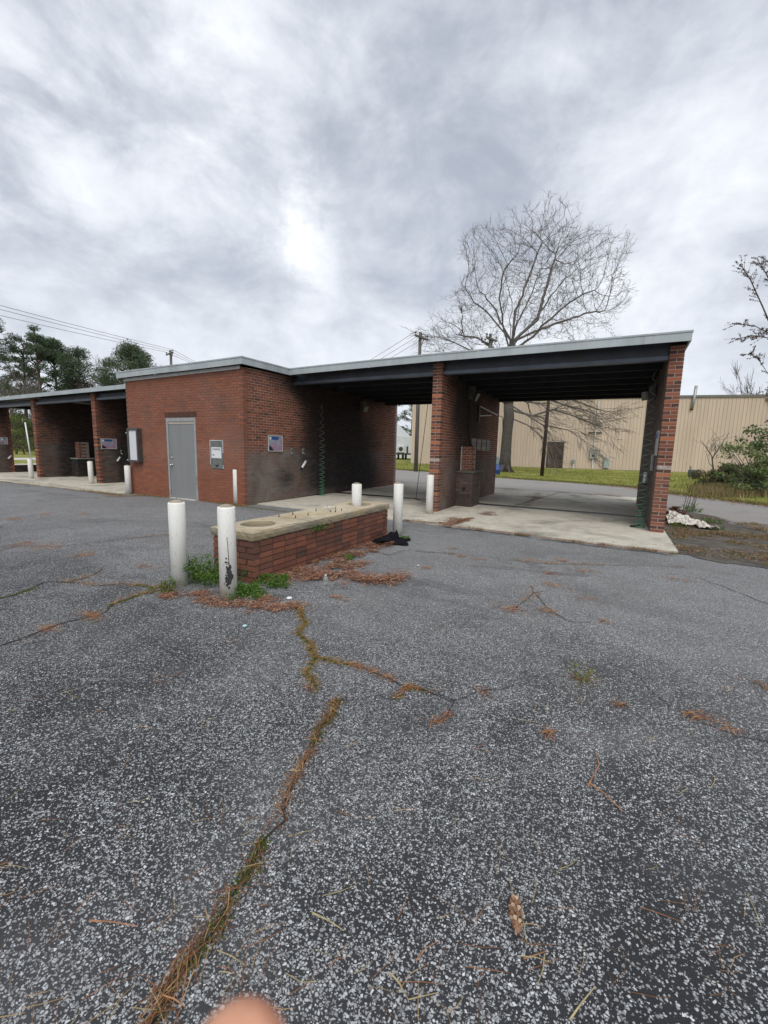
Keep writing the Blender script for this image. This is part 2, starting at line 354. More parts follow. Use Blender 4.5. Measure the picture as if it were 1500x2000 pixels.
def grass_ground():
    m, nb, bs = new_mat('grass_ground', .95, .1); p = pos(nb)
    n1 = nb.noise(p, .35, 6, .65, .5).outputs[0]; n2 = nb.noise(p, 3, 5, .7).outputs[0]; n3 = nb.noise(p, 25, 3, .6).outputs[0]
    c = nb.mix(nb.rng(n1, .35, .65), (.15, .19, .035), (.30, .29, .08)); c = nb.mix(nb.rng(n2, .4, .7, 0, .6), c, (.36, .31, .12))
    c = nb.mix(nb.rng(n3, .45, .7, 0, .5), c, (.05, .075, .018)); nb.put(bs.inputs['Base Color'], c); return m
M_GRASS = grass_ground()

# ------------------------------------------------------------------ ground sheets (setting)
GE = [(-140, 40), (-60, 32), (-30, 27.5), (-14, 23.0), (-5.85, 20.95), (-3.3, 20.4), (.2, 18.6), (3.07, 17.29), (6.2, 16.4), (9.16, 15.2), (10.3, 12.6), (12.55, 9.8), (16, 6.5), (24, 1.0), (60, -14), (140, -50)]
MB().poly([(-900, -900, -.02), (900, -900, -.02), (900, 1200, -.02), (-900, 1200, -.02)]).build('ground', M_GRASS, kind='structure')
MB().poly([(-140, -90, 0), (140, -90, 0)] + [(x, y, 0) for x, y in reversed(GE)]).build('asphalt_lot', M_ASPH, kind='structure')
# smoother lane behind and beside the bays
lane = [(-140, 9.9)]
lane += [(-20, 9.3), (4, 9.4), (9.0, 9.35), (9.6, 7.2), (10.6, 5.2), (11.2, 3.0), (11.9, 1.6), (14.5, -1.2), (22, -6), (60, -30), (140, -70)]
MB().poly([(x, y, .004) for x, y in lane] + [(x, y, .004) for x, y in reversed([(g[0], g[1]) for g in GE])]).build('back_lane', M_LANE, kind='structure')
soil = [(9.1, 2.0), (9.14, 0.1), (9.35, -.25), (10.15, -.35), (11.3, -.35), (11.6, .8), (11.2, 2.6), (10.6, 4.4), (10.5, 5.7), (9.7, 6.3), (9.12, 5.4)]
def jitter(poly, n=4, a=.09, seed=1):
    r = random.Random(seed); out = []
    for i in range(len(poly)):
        p, q = poly[i], poly[(i+1) % len(poly)]
        for k in range(n):
            t = k/n; out.append((p[0]+(q[0]-p[0])*t+r.uniform(-a, a), p[1]+(q[1]-p[1])*t+r.uniform(-a, a)))
    return out
MB().poly([(x, y, .008) for x, y in jitter(soil)]).build('soil_patch', M_SOIL, kind='structure')
# bay floors
def slab(poly, name='concrete_slab', zt=.03): return MB().prism(poly, -.05, zt).build(name, M_SLAB, kind='structure')
YT = 4.12    # trench line
def edge(xa, xb, ya, yb, n, a, seed):
    r = random.Random(seed); return [(xa+(xb-xa)*k/n, ya+(yb-ya)*k/n + r.uniform(-a, a)) for k in range(n+1)]
slab(edge(.02, 9.1, .42, .04, 26, .035, 3) + [(9.1, YT-.2), (.02, YT-.2)])
slab([(.02, YT+.2), (5.75, YT+.2), (5.95, 6.0), (6.35, 9.5), (.02, 9.5)])
slab([(5.82, YT+.2), (9.1, YT+.2), (9.1, 9.55), (6.42, 9.52), (6.02, 6.0)])
slab(edge(-26, -4.67, -.55, -.42, 40, .04, 5) + [(-4.67, YT-.03), (-26, YT-.03)])
slab([(-26, YT+.03), (-4.67, YT+.03), (-4.67, 9.4), (-26, 9.4)])
MB().bb((.02, YT-.2, -.06), (9.1, YT+.2, .026)).build('trench_channel', M_BLACK, kind='structure')
# lawn and pale road west of the bays
MB().poly([(x, y, .006) for x, y in jitter([(-19.6, 2.2), (-19.6, 26.5), (-60, 34), (-140, 41), (-140, -12), (-60, -8)], 8, .15, 3)]).build('lawn', M_GRASS, kind='structure')
MB().poly([(-33.5, -40, .012), (-33.0, 60, .012), (-37.5, 62, .012), (-38.5, -40, .012)]).build('far_road', simple('pale_road', (.48, .48, .47), .9, .08, 1), kind='structure')

# ------------------------------------------------------------------ car wash building
W, D = 4.65, 8.5; YB = 1.84; YL = 1.12; XM0, XM1 = 4.19, 4.42; XR0, XR1 = 8.83, 9.06; YE = 7.58; T = .23
bld = empty('car_wash_building', (0, 0, 0), 'low red brick self-service car wash with flat roof, open wash bays and grey door', 'building')
def ss(a, b_, x): t = min(1, max(0, (x-a)/(b_-a))); return t*t*(3-2*t)
def dirt(key, y, z, x=0):
    """(soot, grime) of a wall face point: black mildew round the spray area, grey film low down"""
    n = mnoise.noise(Vector((y*.8, z*.9, x*.7)))*.5 + mnoise.noise(Vector((y*2.3+5, z*2.1, x)))*.25
    if key == 'side':
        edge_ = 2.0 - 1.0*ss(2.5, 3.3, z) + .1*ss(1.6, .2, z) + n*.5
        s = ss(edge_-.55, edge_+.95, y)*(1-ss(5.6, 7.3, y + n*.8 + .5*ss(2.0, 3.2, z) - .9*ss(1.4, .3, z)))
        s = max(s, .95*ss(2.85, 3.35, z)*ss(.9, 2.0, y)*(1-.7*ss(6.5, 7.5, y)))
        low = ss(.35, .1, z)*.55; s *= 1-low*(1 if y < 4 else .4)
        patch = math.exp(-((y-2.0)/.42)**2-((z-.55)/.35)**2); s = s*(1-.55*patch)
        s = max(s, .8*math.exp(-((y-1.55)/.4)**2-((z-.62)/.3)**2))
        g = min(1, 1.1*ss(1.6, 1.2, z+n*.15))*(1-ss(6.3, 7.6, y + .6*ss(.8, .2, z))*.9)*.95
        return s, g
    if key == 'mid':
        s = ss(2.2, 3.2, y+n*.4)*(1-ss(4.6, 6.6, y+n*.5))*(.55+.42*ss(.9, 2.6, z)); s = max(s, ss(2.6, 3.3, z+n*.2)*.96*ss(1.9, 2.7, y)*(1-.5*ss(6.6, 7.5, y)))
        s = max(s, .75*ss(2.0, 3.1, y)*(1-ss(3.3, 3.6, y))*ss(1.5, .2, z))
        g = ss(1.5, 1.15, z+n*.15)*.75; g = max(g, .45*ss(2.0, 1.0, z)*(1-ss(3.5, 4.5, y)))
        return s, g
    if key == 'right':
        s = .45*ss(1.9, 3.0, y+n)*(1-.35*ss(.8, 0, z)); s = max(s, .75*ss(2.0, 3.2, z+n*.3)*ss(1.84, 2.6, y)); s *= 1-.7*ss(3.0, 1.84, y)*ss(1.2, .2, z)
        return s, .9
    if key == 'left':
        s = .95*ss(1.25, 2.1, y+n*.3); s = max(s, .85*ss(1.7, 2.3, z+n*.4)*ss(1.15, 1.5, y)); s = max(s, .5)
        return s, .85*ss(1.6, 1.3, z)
    if key == 'front':
        s = max(0, n-.18)*.8; s = max(s, .25*math.exp(-((y+2.2)/.25)**2-((z-2.6)/.12)**2))
        return s, max(0, .12+n*.35)*ss(.4, 1.2, z)
    return max(0, n-.15)*.5, .12*ss(1.4, 1.1, z)
BR = []          # all bricks: (corners 8, rnd, key, showing size)
C_H = .0677; J = .012
def rbrick(r, key):
    if key == 'front': v = .62+r.gauss(0, .06)
    elif key == 'pier': v = r.choice([.05, .12, .2, .3, .45, .7, .85, .95])+r.uniform(-.05, .05)
    elif key == 'pierR': v = r.choice([.35, .5, .6, .7, .9, .45])+r.uniform(-.05, .05)
    elif key == 'pierB': v = r.choice([.1, .16, .22, .28, .34, .45])+r.uniform(-.04, .04)
    elif key == 'island': v = r.choice([.25, .35, .45, .5, .3, .15])+r.uniform(-.05, .05)
    else: v = .46+r.gauss(0, .12)
    return min(1, max(0, v))
def add_brick(out, o, u, n, s, e, z0, z1, dep, key, r, ax, proud=0):
    """brick between s..e along u, its face at plane o, depth dep behind the face"""
    j = r.uniform(-.0015, .0015)+proud
    p = [o+u*s-n*dep, o+u*e-n*dep, o+u*e+n*j, o+u*s+n*j]
    lo = [Vector((q.x, q.y, z0)) for q in p]; hi = [Vector((q.x, q.y, z1)) for q in p]
    c = (lo[2]+hi[3])/2; out.append((lo+hi, rbrick(r, key), key, c, n))
def course_z(H): return int(H/C_H)
def face(out, o, u, n, L, Hf, key, L0=.203, holes=(), start=(0, 0), zb=.03, seed=0, dep=.09, skip=None, proud=0):
    """running bond over a face; start = offsets of the first brick in even/odd courses; Hf(s) gives the wall height"""
    r = random.Random(seed); k = 0
    while True:
        z0 = zb + k*C_H; z1 = z0 + C_H - J
        if z0 > 3.8: break
        s = start[k % 2]; first = (k % 2 == 1)
        while s < L-.02:
            ln = L0-J
            if first and start[k % 2] == 0: ln = L0/2-J
            first = False; e = min(s+ln, L-(start[(k) % 2] if start != (0, 0) else 0))
            if e-s < .03: break
            segs = [(s, e)]
            for (h0, h1, hz0, hz1) in holes:
                if z1 > hz0 and z0 < hz1:
                    ns = []
                    for (a, c) in segs:
                        if c <= h0 or a >= h1: ns.append((a, c))
                        else:
                            if a < h0-.02: ns.append((a, h0-.004))
                            if c > h1+.02: ns.append((h1+.004, c))
                    segs = ns
            for (a, c) in segs:
                top = Hf((a+c)/2); zt = min(z1, top)
                if zt-z0 > .012 and not (skip and skip(a, c, z0, k)): add_brick(out, o, u, n, a, c, z0, zt, dep, key, r, 0, proud)
            s += ln+J
        k += 1
X, Y = Vector((1, 0, 0)), Vector((0, 1, 0))
def lerp(a, b_, t): return a+(b_-a)*t
HL, HR, HM, HRR = 3.32, 3.385, 3.53, 3.50
Hfront = lambda s: lerp(HL, HR, s/W)
Hback = 3.30
def Hy(front, y0, back=Hback, y1=8.0): return lambda s: lerp(front, back, min(1, max(0, s)/(y1-y0)))
def Hside(s): return lerp(HR, 3.42, s/1.5) if s < 1.5 else lerp(3.42, 3.34, (s-1.5)/6)
# openings: door, change machine (front face, s measured from the left corner)
DX0, DX1, DH = W-2.885, W-1.745, 2.12
holes_front = [(DX0-.03, DX1+.03, 0, 2.225), (W-1.18, W-.72, .89, 1.62)]
face(BR, Vector((-W, 0, 0)), X, -Y, W, Hfront, 'front', holes=holes_front, start=(0, .1), seed=1, zb=.0)
face(BR, Vector((0, 0, 0)), Y, X, D, Hside, 'side', start=(.1, .2), seed=2, zb=.0)
for k in range(60):       # corner returns so both faces share the corner
    z0 = k*C_H; z1 = z0+C_H-J; r = random.Random(k)
    if z1 > HR: break
    if k % 2 == 1: BR.append(([Vector((-.095, .0, z0)), Vector((.0, .0, z0)), Vector((.0, .19, z0)), Vector((-.095, .19, z0)), Vector((-.095, 0, z1)), Vector((0, 0, z1)), Vector((0, .19, z1)), Vector((-.095, .19, z1))], .5+r.uniform(-.1, .1), 'corner', Vector((0, .05, z0)), X))
# soldier course over the door
r = random.Random(4); s = DX0-.06
while s < DX1+.06: add_brick(BR, Vector((-W, 0, 0)), X, -Y, s, s+.058, 2.235, 2.235+.12, .09, 'pier', r, 0, .004); BR[-1] = (BR[-1][0], .06+.16*r.random(), 'soldier', BR[-1][3], BR[-1][4]); s += .068
# rear returns (ends of the long walls)
def wall_end(x0, x1, y, n, Hh, seed):
    face(BR, Vector((x0, y, 0)) if n.y < 0 else Vector((x1, y, 0)), X if n.y < 0 else -X, n, x1-x0, lambda s: Hh, 'pier', L0=x1-x0+J, start=(0, 0), seed=seed)
def bay_wall(x0, x1, y0, y1, H0, H1, seed, keyR, keyL, both=True):
    t = x1-x0; Hf = lambda s: lerp(H0, H1, s/(y1-y0))
    r = random.Random(seed); k = 0
    while .03+k*C_H < max(H0, H1):
        z0 = .03+k*C_H
        for (yy, nn, HH) in ((y0, -Y, H0), (y1, Y, H1)):
            z1 = min(z0+C_H-J, HH)
            if z1-z0 < .012: continue
            gap = (1.23 < z0 < 1.30) and yy == y0
            if k % 2 == 0:
                if gap: continue
                add_brick(BR, Vector((x0, yy, 0)), X, nn, 0, t, z0, z1, .095, 'pierR', r, 0)
            else:
                add_brick(BR, Vector((x0, yy, 0)), X, nn, 0, t/2-J/2, z0, z1, .2, 'pierB', r, 0); add_brick(BR, Vector((x0, yy, 0)), X, nn, t/2+J/2, t, z0, z1, .2, 'pierB', r, 0)
        k += 1
    face(BR, Vector((x1, y0, 0)), Y, X, y1-y0, Hf, keyR, start=(.105, .21), seed=seed+1)
    if both: face(BR, Vector((x0, y1, 0)), -Y, -X, y1-y0, lambda s: lerp(H1, H0, s/(y1-y0)), keyL, start=(.105, .21), seed=seed+2)
bay_wall(XM0, XM1, YB, YE, HM, 3.34, 10, 'mid', 'mid')
bay_wall(XR0, XR1, YB, YE, HRR, 3.30, 20, 'other', 'right')
XA, XB_, XC = -8.52, -12.75, -16.98
HA, HB2 = 3.24, 3.17
for i, (xx, h) in enumerate(((XA, HA), (XB_, HB2))): bay_wall(xx, xx+T, YL, YE, h, 3.1, 40+i*7, 'left', 'left', both=False)
bay_wall(XC, XC+T, YL, 1.98, 3.12, 3.1, 54, 'left', 'left', both=False)
def half_wall():
    face(BR, Vector((XC+T, 1.99, 0)), Y, X, YE-1.99, lambda s: .36, 'left', seed=77)
half_wall()
# mortar bodies (parts) just behind the brick faces
I = .003
def dirt_mesh(name, lo, hi, key, step=.3, parent=bld, topf=None, holes_=()):
    """mortar body as a box whose faces are gridded so that the dirt attribute can vary over them"""
    V, F, A = [], [], []
    nx = max(1, int((hi[0]-lo[0])/step)); ny = max(1, int((hi[1]-lo[1])/step)); nz = max(1, int((hi[2]-lo[2])/step))
    def grid(o, u, v, nu, nv):
        i0 = len(V)
        for a in range(nu+1):
            for c in range(nv+1):
                p = Vector(o)+Vector(u)*(a/nu)+Vector(v)*(c/nv)
                if topf and p.z > 1: p.z = p.z/hi[2]*(topf(p)-.002)
                V.append(p)
        for a in range(nu):
            for c in range(nv):
                q = i0+a*(nv+1)+c; F.append((q, q+nv+1, q+nv+2, q+1))
    lx, ly, lz = hi[0]-lo[0], hi[1]-lo[1], hi[2]-lo[2]
    grid(lo, (lx, 0, 0), (0, 0, lz), nx, nz); grid((hi[0], lo[1], lo[2]), (0, ly, 0), (0, 0, lz), ny, nz)
    grid((hi[0], hi[1], lo[2]), (-lx, 0, 0), (0, 0, lz), nx, nz); grid((lo[0], hi[1], lo[2]), (0, -ly, 0), (0, 0, lz), ny, nz)
    grid((lo[0], lo[1], hi[2]), (lx, 0, 0), (0, ly, 0), nx, ny)
    me = bpy.data.meshes.new(name); me.from_pydata([tuple(v) for v in V], [], F); me.materials.append(M_MORTAR)
    ca = me.color_attributes.new('brk', 'FLOAT_COLOR', 'POINT')
    for i, v in enumerate(V):
        kk = key(v) if callable(key) else key
        s, g = dirt(kk, v.y if kk not in ('front',) else v.x, v.z, v.x)
        ca.data[i].color = (s, g, {'front': .22+.7*math.exp(-((v.z-1.35)/.4)**2)*(.5+mnoise.noise(Vector((v.x*1.3, v.z*2, 4)))*1.2), 'side': 1.0, 'island': .1, 'pier': 1.0}.get(kk, .9), 1)
    o = bpy.data.objects.new(name, me); col.objects.link(o); o.parent = parent
    if parent is not None: o.matrix_parent_inverse = wm(parent).inverted()
    return o
wall_front_key = lambda v: 'side' if v.x > -.05 and v.y > .02 else 'front'
def topeq(p): return Hfront(p.x+W) if p.y < .05 and p.x < -.01 else (Hside(p.y) if p.x > -.05 else 3.34)
# the equipment room is one body with the door opening cut out as a recess: left block, right block, over-door block, rear
dw = -W
w_a = dirt_mesh('wall', (-W+I, I, 0), (dw+DX0-.03-I, .35, 3.6), 'front', topf=lambda p: Hfront(p.x+W))
w_b = dirt_mesh('wall', (dw+DX1+.03+I, I, 0), (-.30, .35, 3.6), 'front', topf=lambda p: Hfront(p.x+W))
w_c = dirt_mesh('wall', (dw+DX0-.03-I+.001, I+.0005, 2.13), (dw+DX1+.03+I-.001, .348, 3.58), 'front', topf=None)
w_d = dirt_mesh('wall', (-.30, I+.0003, 0), (-I, D-I, 3.6), wall_front_key, topf=lambda p: Hside(p.y))
w_e = dirt_mesh('wall', (-W+I+.001, .352, 0), (-.301, D-I-.002, 3.3), 'other')
w_m = dirt_mesh('wall', (XM0+I, YB+I, 0), (XM1-I, YE-I, 3.5), lambda v: 'pier' if v.y < YB+.02 else 'mid', topf=lambda p: lerp(HM, 3.34, (p.y-YB)/(YE-YB)))
w_r = dirt_mesh('wall', (XR0+I, YB+I, 0), (XR1-I, YE-I, 3.5), lambda v: 'pier' if v.y < YB+.02 or v.x > XR1-.02 else 'right', topf=lambda p: lerp(HRR, 3.30, (p.y-YB)/(YE-YB)))
w_l = [dirt_mesh('wall', (x+I, YL+I, 0), (x+T-I, YE-I, 3.2), 'left', topf=lambda p, h=h: lerp(h, 3.1, (p.y-YL)/(YE-YL))) for x, h in ((XA, HA), (XB_, HB2))]; w_l.append(dirt_mesh('wall', (XC+I, YL+I, 0), (XC+T-I, 1.98-I, 3.1), 'left'))
w_h = dirt_mesh('wall', (XC+I, 1.985, 0), (XC+T-I, YE, .355), 'left')
def brick_mesh(name, bricks, parent, kind=None):
    V = []; F = []; C = []
    for (p, rnd, key, c, n) in bricks:
        i = len(V); V += [tuple(q) for q in p]
        F += [tuple(i+k for k in f) for f in ((3, 2, 1, 0), (4, 5, 6, 7), (0, 1, 5, 4), (1, 2, 6, 5), (2, 3, 7, 6), (3, 0, 4, 7))]
        jr = random.Random(int(abs(c.x*977+c.y*1313+c.z*1777)*10)); js, jg = jr.uniform(-.12, .14), jr.uniform(.82, 1.12)
        for q in p:
            k2 = 'side' if key == 'corner' else key
            if key == 'corner' and q.y < .01: k2 = 'front'
            if key == 'front' and q.x > -.02 and q.y > .03: k2 = 'side'
            s, g = dirt(k2, q.x if k2 in ('front', 'soldier') else q.y, q.z, q.x)
            C.append((min(1, max(0, s+js*min(1, s*3))), min(1, g*jg), rnd, 1))
    me = bpy.data.meshes.new(name); me.from_pydata(V, [], F); me.materials.append(M_BRICK)
    ca = me.color_attributes.new('brk', 'FLOAT_COLOR', 'POINT'); ca.data.foreach_set('color', np.array(C, np.float32).ravel())
    o = bpy.data.objects.new(name, me); col.objects.link(o)
    if parent is not None: o.parent = parent; o.matrix_parent_inverse = wm(parent).inverted()
    if kind: o['kind'] = kind
    return o
def showing(bk):
    p, rnd, key, c, n = bk
    if (CP-c).dot(n) <= 0 or c.y > 6: return 0
    uv = [px(q) for q in p]; us = [a for a, _ in uv]; vs = [a for _, a in uv]
    if min(us) < 0 or max(us) > 1500: return 0
    if key == 'right' or key == 'other': return 0
    return (max(us)-min(us))*(max(vs)-min(vs))
BR.sort(key=showing, reverse=True)
for bk in BR[:298]:
    x = bk[3].x; pa = w_r if x > 6 else (w_m if x > 2 else (w_d if x > -.31 else (w_b if x > dw+DX1 else (w_c if x > dw+DX0 else w_a))))
    brick_mesh('brick', [bk], pa)
brick_mesh('brickwork', BR[298:], bld, 'stuff')

# roof
def band(name, pts, zb, zt, th, mat, parent=bld, closed=False):
    """vertical band following pts (x,y); bottom/top heights per point; thickness to the left of travel"""
    n = len(pts); offs = []
    for i in range(n):
        p = Vector(pts[i]+(0,)); d1 = (p-Vector(pts[i-1]+(0,))).normalized() if i else None; d2 = (Vector(pts[i+1]+(0,))-p).normalized() if i < n-1 else None
        d1 = d1 or d2; d2 = d2 or d1; n1 = Vector((-d1.y, d1.x, 0)); n2 = Vector((-d2.y, d2.x, 0)); bis = (n1+n2).normalized(); offs.append(bis*(th/max(.3, bis.dot(n1))))
    m = MB()
    for i in range(n-1):
        a, c = pts[i], pts[i+1]; oa, oc = offs[i], offs[i+1]
        m.hexa([(a[0], a[1], zb[i]), (c[0], c[1], zb[i+1]), (c[0]+oc.x, c[1]+oc.y, zb[i+1]), (a[0]+oa.x, a[1]+oa.y, zb[i]),
                (a[0], a[1], zt[i]), (c[0], c[1], zt[i+1]), (c[0]+oc.x, c[1]+oc.y, zt[i+1]), (a[0]+oa.x, a[1]+oa.y, zt[i])])
    return m.build(name, mat, parent)
OV = .14
def fine_path(pts, zs, step=.9, a=.004, seed=2):
    r = random.Random(seed); P2, Z2 = [], []
    for i in range(len(pts)-1):
        p, q = pts[i], pts[i+1]; n = max(1, int(math.dist(p, q)/step))
        for k in range(n): t = k/n; P2.append((p[0]+(q[0]-p[0])*t, p[1]+(q[1]-p[1])*t)); Z2.append(zs[i]+(zs[i+1]-zs[i])*t+(r.uniform(-a, a) if k else 0))
    return P2+[pts[-1]], Z2+[zs[-1]]
fp = [(-W-.18, 1.3), (-W-.18, -OV), (OV, -OV), (OV, 1.56), (XM0, 1.56), (XR1+.05, 1.56), (XR1+.05, 8.2)]
fb = [3.33, 3.345, 3.42, 3.425, 3.485, 3.50, 3.28]; corner = {i for i, _ in enumerate(fp)}; fp0 = list(fp); fp, fb = fine_path(fp, fb); ft = [z+.16 for z in fb]
band('fascia', fp, fb, ft, .03, M_FASCIA)
band('fascia', [(p[0]+(-.012 if p[0] < -W-.1 else (.012 if p[0] > XR1 or abs(p[0]-OV) < .01 else 0)), p[1]-(.012 if (abs(p[1]+OV) < .01 or abs(p[1]-1.56) < .01) else 0)) for p in fp], [z+.145 for z in fb], [z+.175 for z in fb], .03, M_FASCIA)
for sx, sy, sz in ((-3.1, -OV-.001, 3.355), (-1.1, -OV-.001, 3.39), (2.6, 1.559, 3.455), (5.3, 1.559, 3.485), (7.4, 1.559, 3.492)): MB().bb((sx, sy-.004, sz), (sx+.05, sy+.001, sz+.145)).build('fascia_seam', M_FASCIA, bld)
band('trim_board', [(-W-.03, .02), (-W-.03, -.025), (-.06, -.025)], [HL-.055, HL-.055, HR-.05], [HL+.04, HL+.04, HR+.03], .02, M_TRIM)
fpl = [(XC-.35, YL-.25), (-W-.005, YL-.25)]
fbl = [3.105, 3.26]; band('fascia', fpl, fbl, [fbl[0]+.14, fbl[1]+.14], .03, M_FASCIA)
# decks
def deck(name, pts, mat, th=.04):  # pts: 4 corners with z of the underside
    return MB().hexa([p for p in pts]+[(p[0], p[1], p[2]+th) for p in pts]).build(name, mat, bld)
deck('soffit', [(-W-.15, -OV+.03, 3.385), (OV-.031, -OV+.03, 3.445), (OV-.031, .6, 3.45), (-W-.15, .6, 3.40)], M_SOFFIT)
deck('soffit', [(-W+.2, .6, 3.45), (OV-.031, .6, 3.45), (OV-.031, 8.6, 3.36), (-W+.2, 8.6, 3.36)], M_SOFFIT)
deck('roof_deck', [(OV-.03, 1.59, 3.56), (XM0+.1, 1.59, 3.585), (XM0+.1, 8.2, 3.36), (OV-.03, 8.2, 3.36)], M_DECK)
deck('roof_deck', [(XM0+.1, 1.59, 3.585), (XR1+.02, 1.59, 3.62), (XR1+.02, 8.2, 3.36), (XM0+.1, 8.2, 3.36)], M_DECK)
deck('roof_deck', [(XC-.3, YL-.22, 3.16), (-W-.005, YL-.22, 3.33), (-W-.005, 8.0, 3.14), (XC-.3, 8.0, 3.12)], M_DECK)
MB().bb((-.05, 1.62, 3.30), (-.012, 8.2, 3.56)).build('wall_plate', M_DECK, bld)
MB().bb((XM0+.05, 1.9, 3.25), (XM1-.05, 7.5, 3.5)).build('wall_plate', M_DECK, bld); MB().bb((XR0+.05, 1.9, 3.2), (XR1-.05, 7.5, 3.5)).build('wall_plate', M_DECK, bld)
# front beams: channel with a proud lower flange
def ibeam(x0, x1, y, z0a, z0b, h, mat, name='front_beam'):
    m = MB()
    m.hexa([(x0, y, z0a), (x1, y, z0b), (x1, y+.02, z0b), (x0, y+.02, z0a), (x0, y, z0a+h), (x1, y, z0b+h), (x1, y+.02, z0b+h), (x0, y+.02, z0a+h)])
    m.hexa([(x0, y-.055, z0a-.018), (x1, y-.055, z0b-.018), (x1, y+.085, z0b-.018), (x0, y+.085, z0a-.018), (x0, y-.055, z0a-.001), (x1, y-.055, z0b-.001), (x1, y+.085, z0b-.001), (x0, y+.085, z0a-.001)])
    lp = MB(); lp.hexa([(x0, y-.075, z0a-.018), (x1, y-.075, z0b-.018), (x1, y-.056, z0b-.018), (x0, y-.056, z0a-.018), (x0, y-.075, z0a+.055), (x1, y-.075, z0b+.055), (x1, y-.056, z0b+.055), (x0, y-.056, z0a+.055)])
    lp.build('beam_lip', M_LIP_LIT, bld)
    return m.build(name, mat, bld)
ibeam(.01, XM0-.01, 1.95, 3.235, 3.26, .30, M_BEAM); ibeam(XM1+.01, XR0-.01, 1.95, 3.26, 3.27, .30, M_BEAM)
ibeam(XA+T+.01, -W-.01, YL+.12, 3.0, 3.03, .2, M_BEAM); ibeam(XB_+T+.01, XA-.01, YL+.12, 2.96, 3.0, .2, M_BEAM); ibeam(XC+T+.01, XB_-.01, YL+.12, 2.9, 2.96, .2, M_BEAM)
for xx0, xx1 in ((.01, XM0-.01), (XM1+.01, XR0-.01)):
    for i, yy in enumerate((3.0, 3.9, 4.8, 5.7, 6.6)):
        MB().bb((xx0, yy, 3.28-i*.012), (xx1, yy+.045, 3.42-i*.012)).build('joist', M_DECK, bld)
    MB().bb((xx0, 7.40, 3.20), (xx1, 7.5, 3.36)).build('rear_beam', M_DECK, bld)
for xx0, xx1 in ((XC+T+.01, XB_-.01), (XB_+T+.01, XA-.01), (XA+T+.01, -W-.01)):
    MB().bb((xx0, 7.4, 2.86), (xx1, 7.5, 3.1)).build('rear_beam', M_DECK, bld)
MB().bb((XC+.02, 1.99, 2.98), (XC+T-.02, 8, 3.13)).build('side_beam', M_DECK, bld)
# door
dx0, dx1 = -W+DX0, -W+DX1
fr = MB(); fr.bb((dx0-.025, -.004, 0), (dx0+.045, .12, DH+.09)); fr.bb((dx1-.045, -.004, 0), (dx1+.025, .12, DH+.09)); fr.bb((dx0+.0455, -.004, DH-.01), (dx1-.0455, .12, DH+.085))
fr.build('door_frame', M_FRAME, bld, bevel=.004)
MB().bb((dx0+.05, .012, DH-.075), (dx1-.05, .03, DH-.012)).build('door_header', simple('cream_paint', (.42, .38, .32), .6, .1, 8), bld)
door = MB().bb((dx0+.05, .02, .035), (dx1-.05, .065, DH-.08)).build('door', M_DOOR, bld, bevel=.003)
m = MB(); m.tube([(dx0+.135, .02, .93), (dx0+.135, -.0, .93)], .034, 14); m.tube([(dx0+.135, .0, .93), (dx0+.135, -.035, .93), (dx0+.135, -.06, .93)], [.012, .03, .026], 14)
m.build('door_knob', M_CHROME, door, True)
MB().tube([(dx0+.135, .02, 1.13), (dx0+.135, .0, 1.13)], .027, 14).build('deadbolt', M_CHROME, door, True)
for z in (.3, 1.05, 1.85): MB().tube([(dx1-.047, .012, z-.05), (dx1-.047, .012, z+.05)], .009, 6).build('hinge', M_DARK, door)
MB().bb((dx0+.05, -.05, 0), (dx1-.045, .03, .03)).build('threshold', simple('threshold_metal', (.5, .5, .48), .5, .1, 9), bld)

# ------------------------------------------------------------------ things on the walls
G_SIGN = 'car wash notice boards in the bays'
def sign_mat(name):
    m, nb, bs = new_mat(name, .5, .4); tcn = nb.n('ShaderNodeTexCoord').outputs['Generated']; sp = nb.n('ShaderNodeSeparateXYZ', i_0=tcn)
    y, z = sp.outputs[1], sp.outputs[2]
    n1 = nb.noise(tcn, 3.2, 3, .6, 1.5).outputs[0]; n2 = nb.noise(tcn, 9, 3, .6, .6).outputs[0]
    c = nb.mix(nb.rng(z, .1, .8), (.33, .24, .31), (.26, .34, .40)); c = nb.mix(nb.rng(n1, .45, .62, 0, .8), c, (.36, .16, .29)); c = nb.mix(nb.rng(n2, .55, .7, 0, .6), c, (.5, .5, .53))
    d = nb.math('ADD', nb.math('MULTIPLY', y, 1.2), z); c = nb.mix(nb.math('MULTIPLY', nb.math('LESS_THAN', d, .46), nb.math('LESS_THAN', z, .33)), c, (.02, .018, .035))
    ban = nb.math('MULTIPLY', nb.math('GREATER_THAN', z, .74), nb.math('MULTIPLY', nb.math('LESS_THAN', z, .95), nb.math('MULTIPLY', nb.math('GREATER_THAN', y, .2), nb.math('LESS_THAN', y, .72))))
    c = nb.mix(ban, c, (.02, .09, .27)); nb.put(bs.inputs['Base Color'], c); return m
M_SIGN = sign_mat('notice_print')
M_SFRAME = simple('sign_frame', (.45, .46, .45), .5, .08, 12)
def wall_sign(x, y0, y1, z0, z1, label):
    e = empty('notice_sign', (x, (y0+y1)/2, z0), label, 'sign', G_SIGN)
    MB().bb((x+.002, y0+.02, z0+.02), (x+.016, y1-.02, z1-.02)).build('print_panel', M_SIGN, e)
    m = MB()
    for (a, c, d_, f_) in ((y0, y1, z0, z0+.02), (y0, y1, z1-.02, z1), (y0, y0+.02, z0+.0201, z1-.0201), (y1-.02, y1, z0+.0201, z1-.0201)): m.bb((x+.001, a, d_), (x+.022, c, f_))
    m.build('frame', M_SFRAME, e)
    MB().lathe((0, 0, 0), [(.035, 0), (.035, .004)], 12).build('emblem', M_PAPER, e).matrix_local = Matrix.Translation((.017, -(y1-y0)/2+.075, (z1-z0)-.085)) @ Matrix.Rotation(R(90), 4, 'Y')
    return e
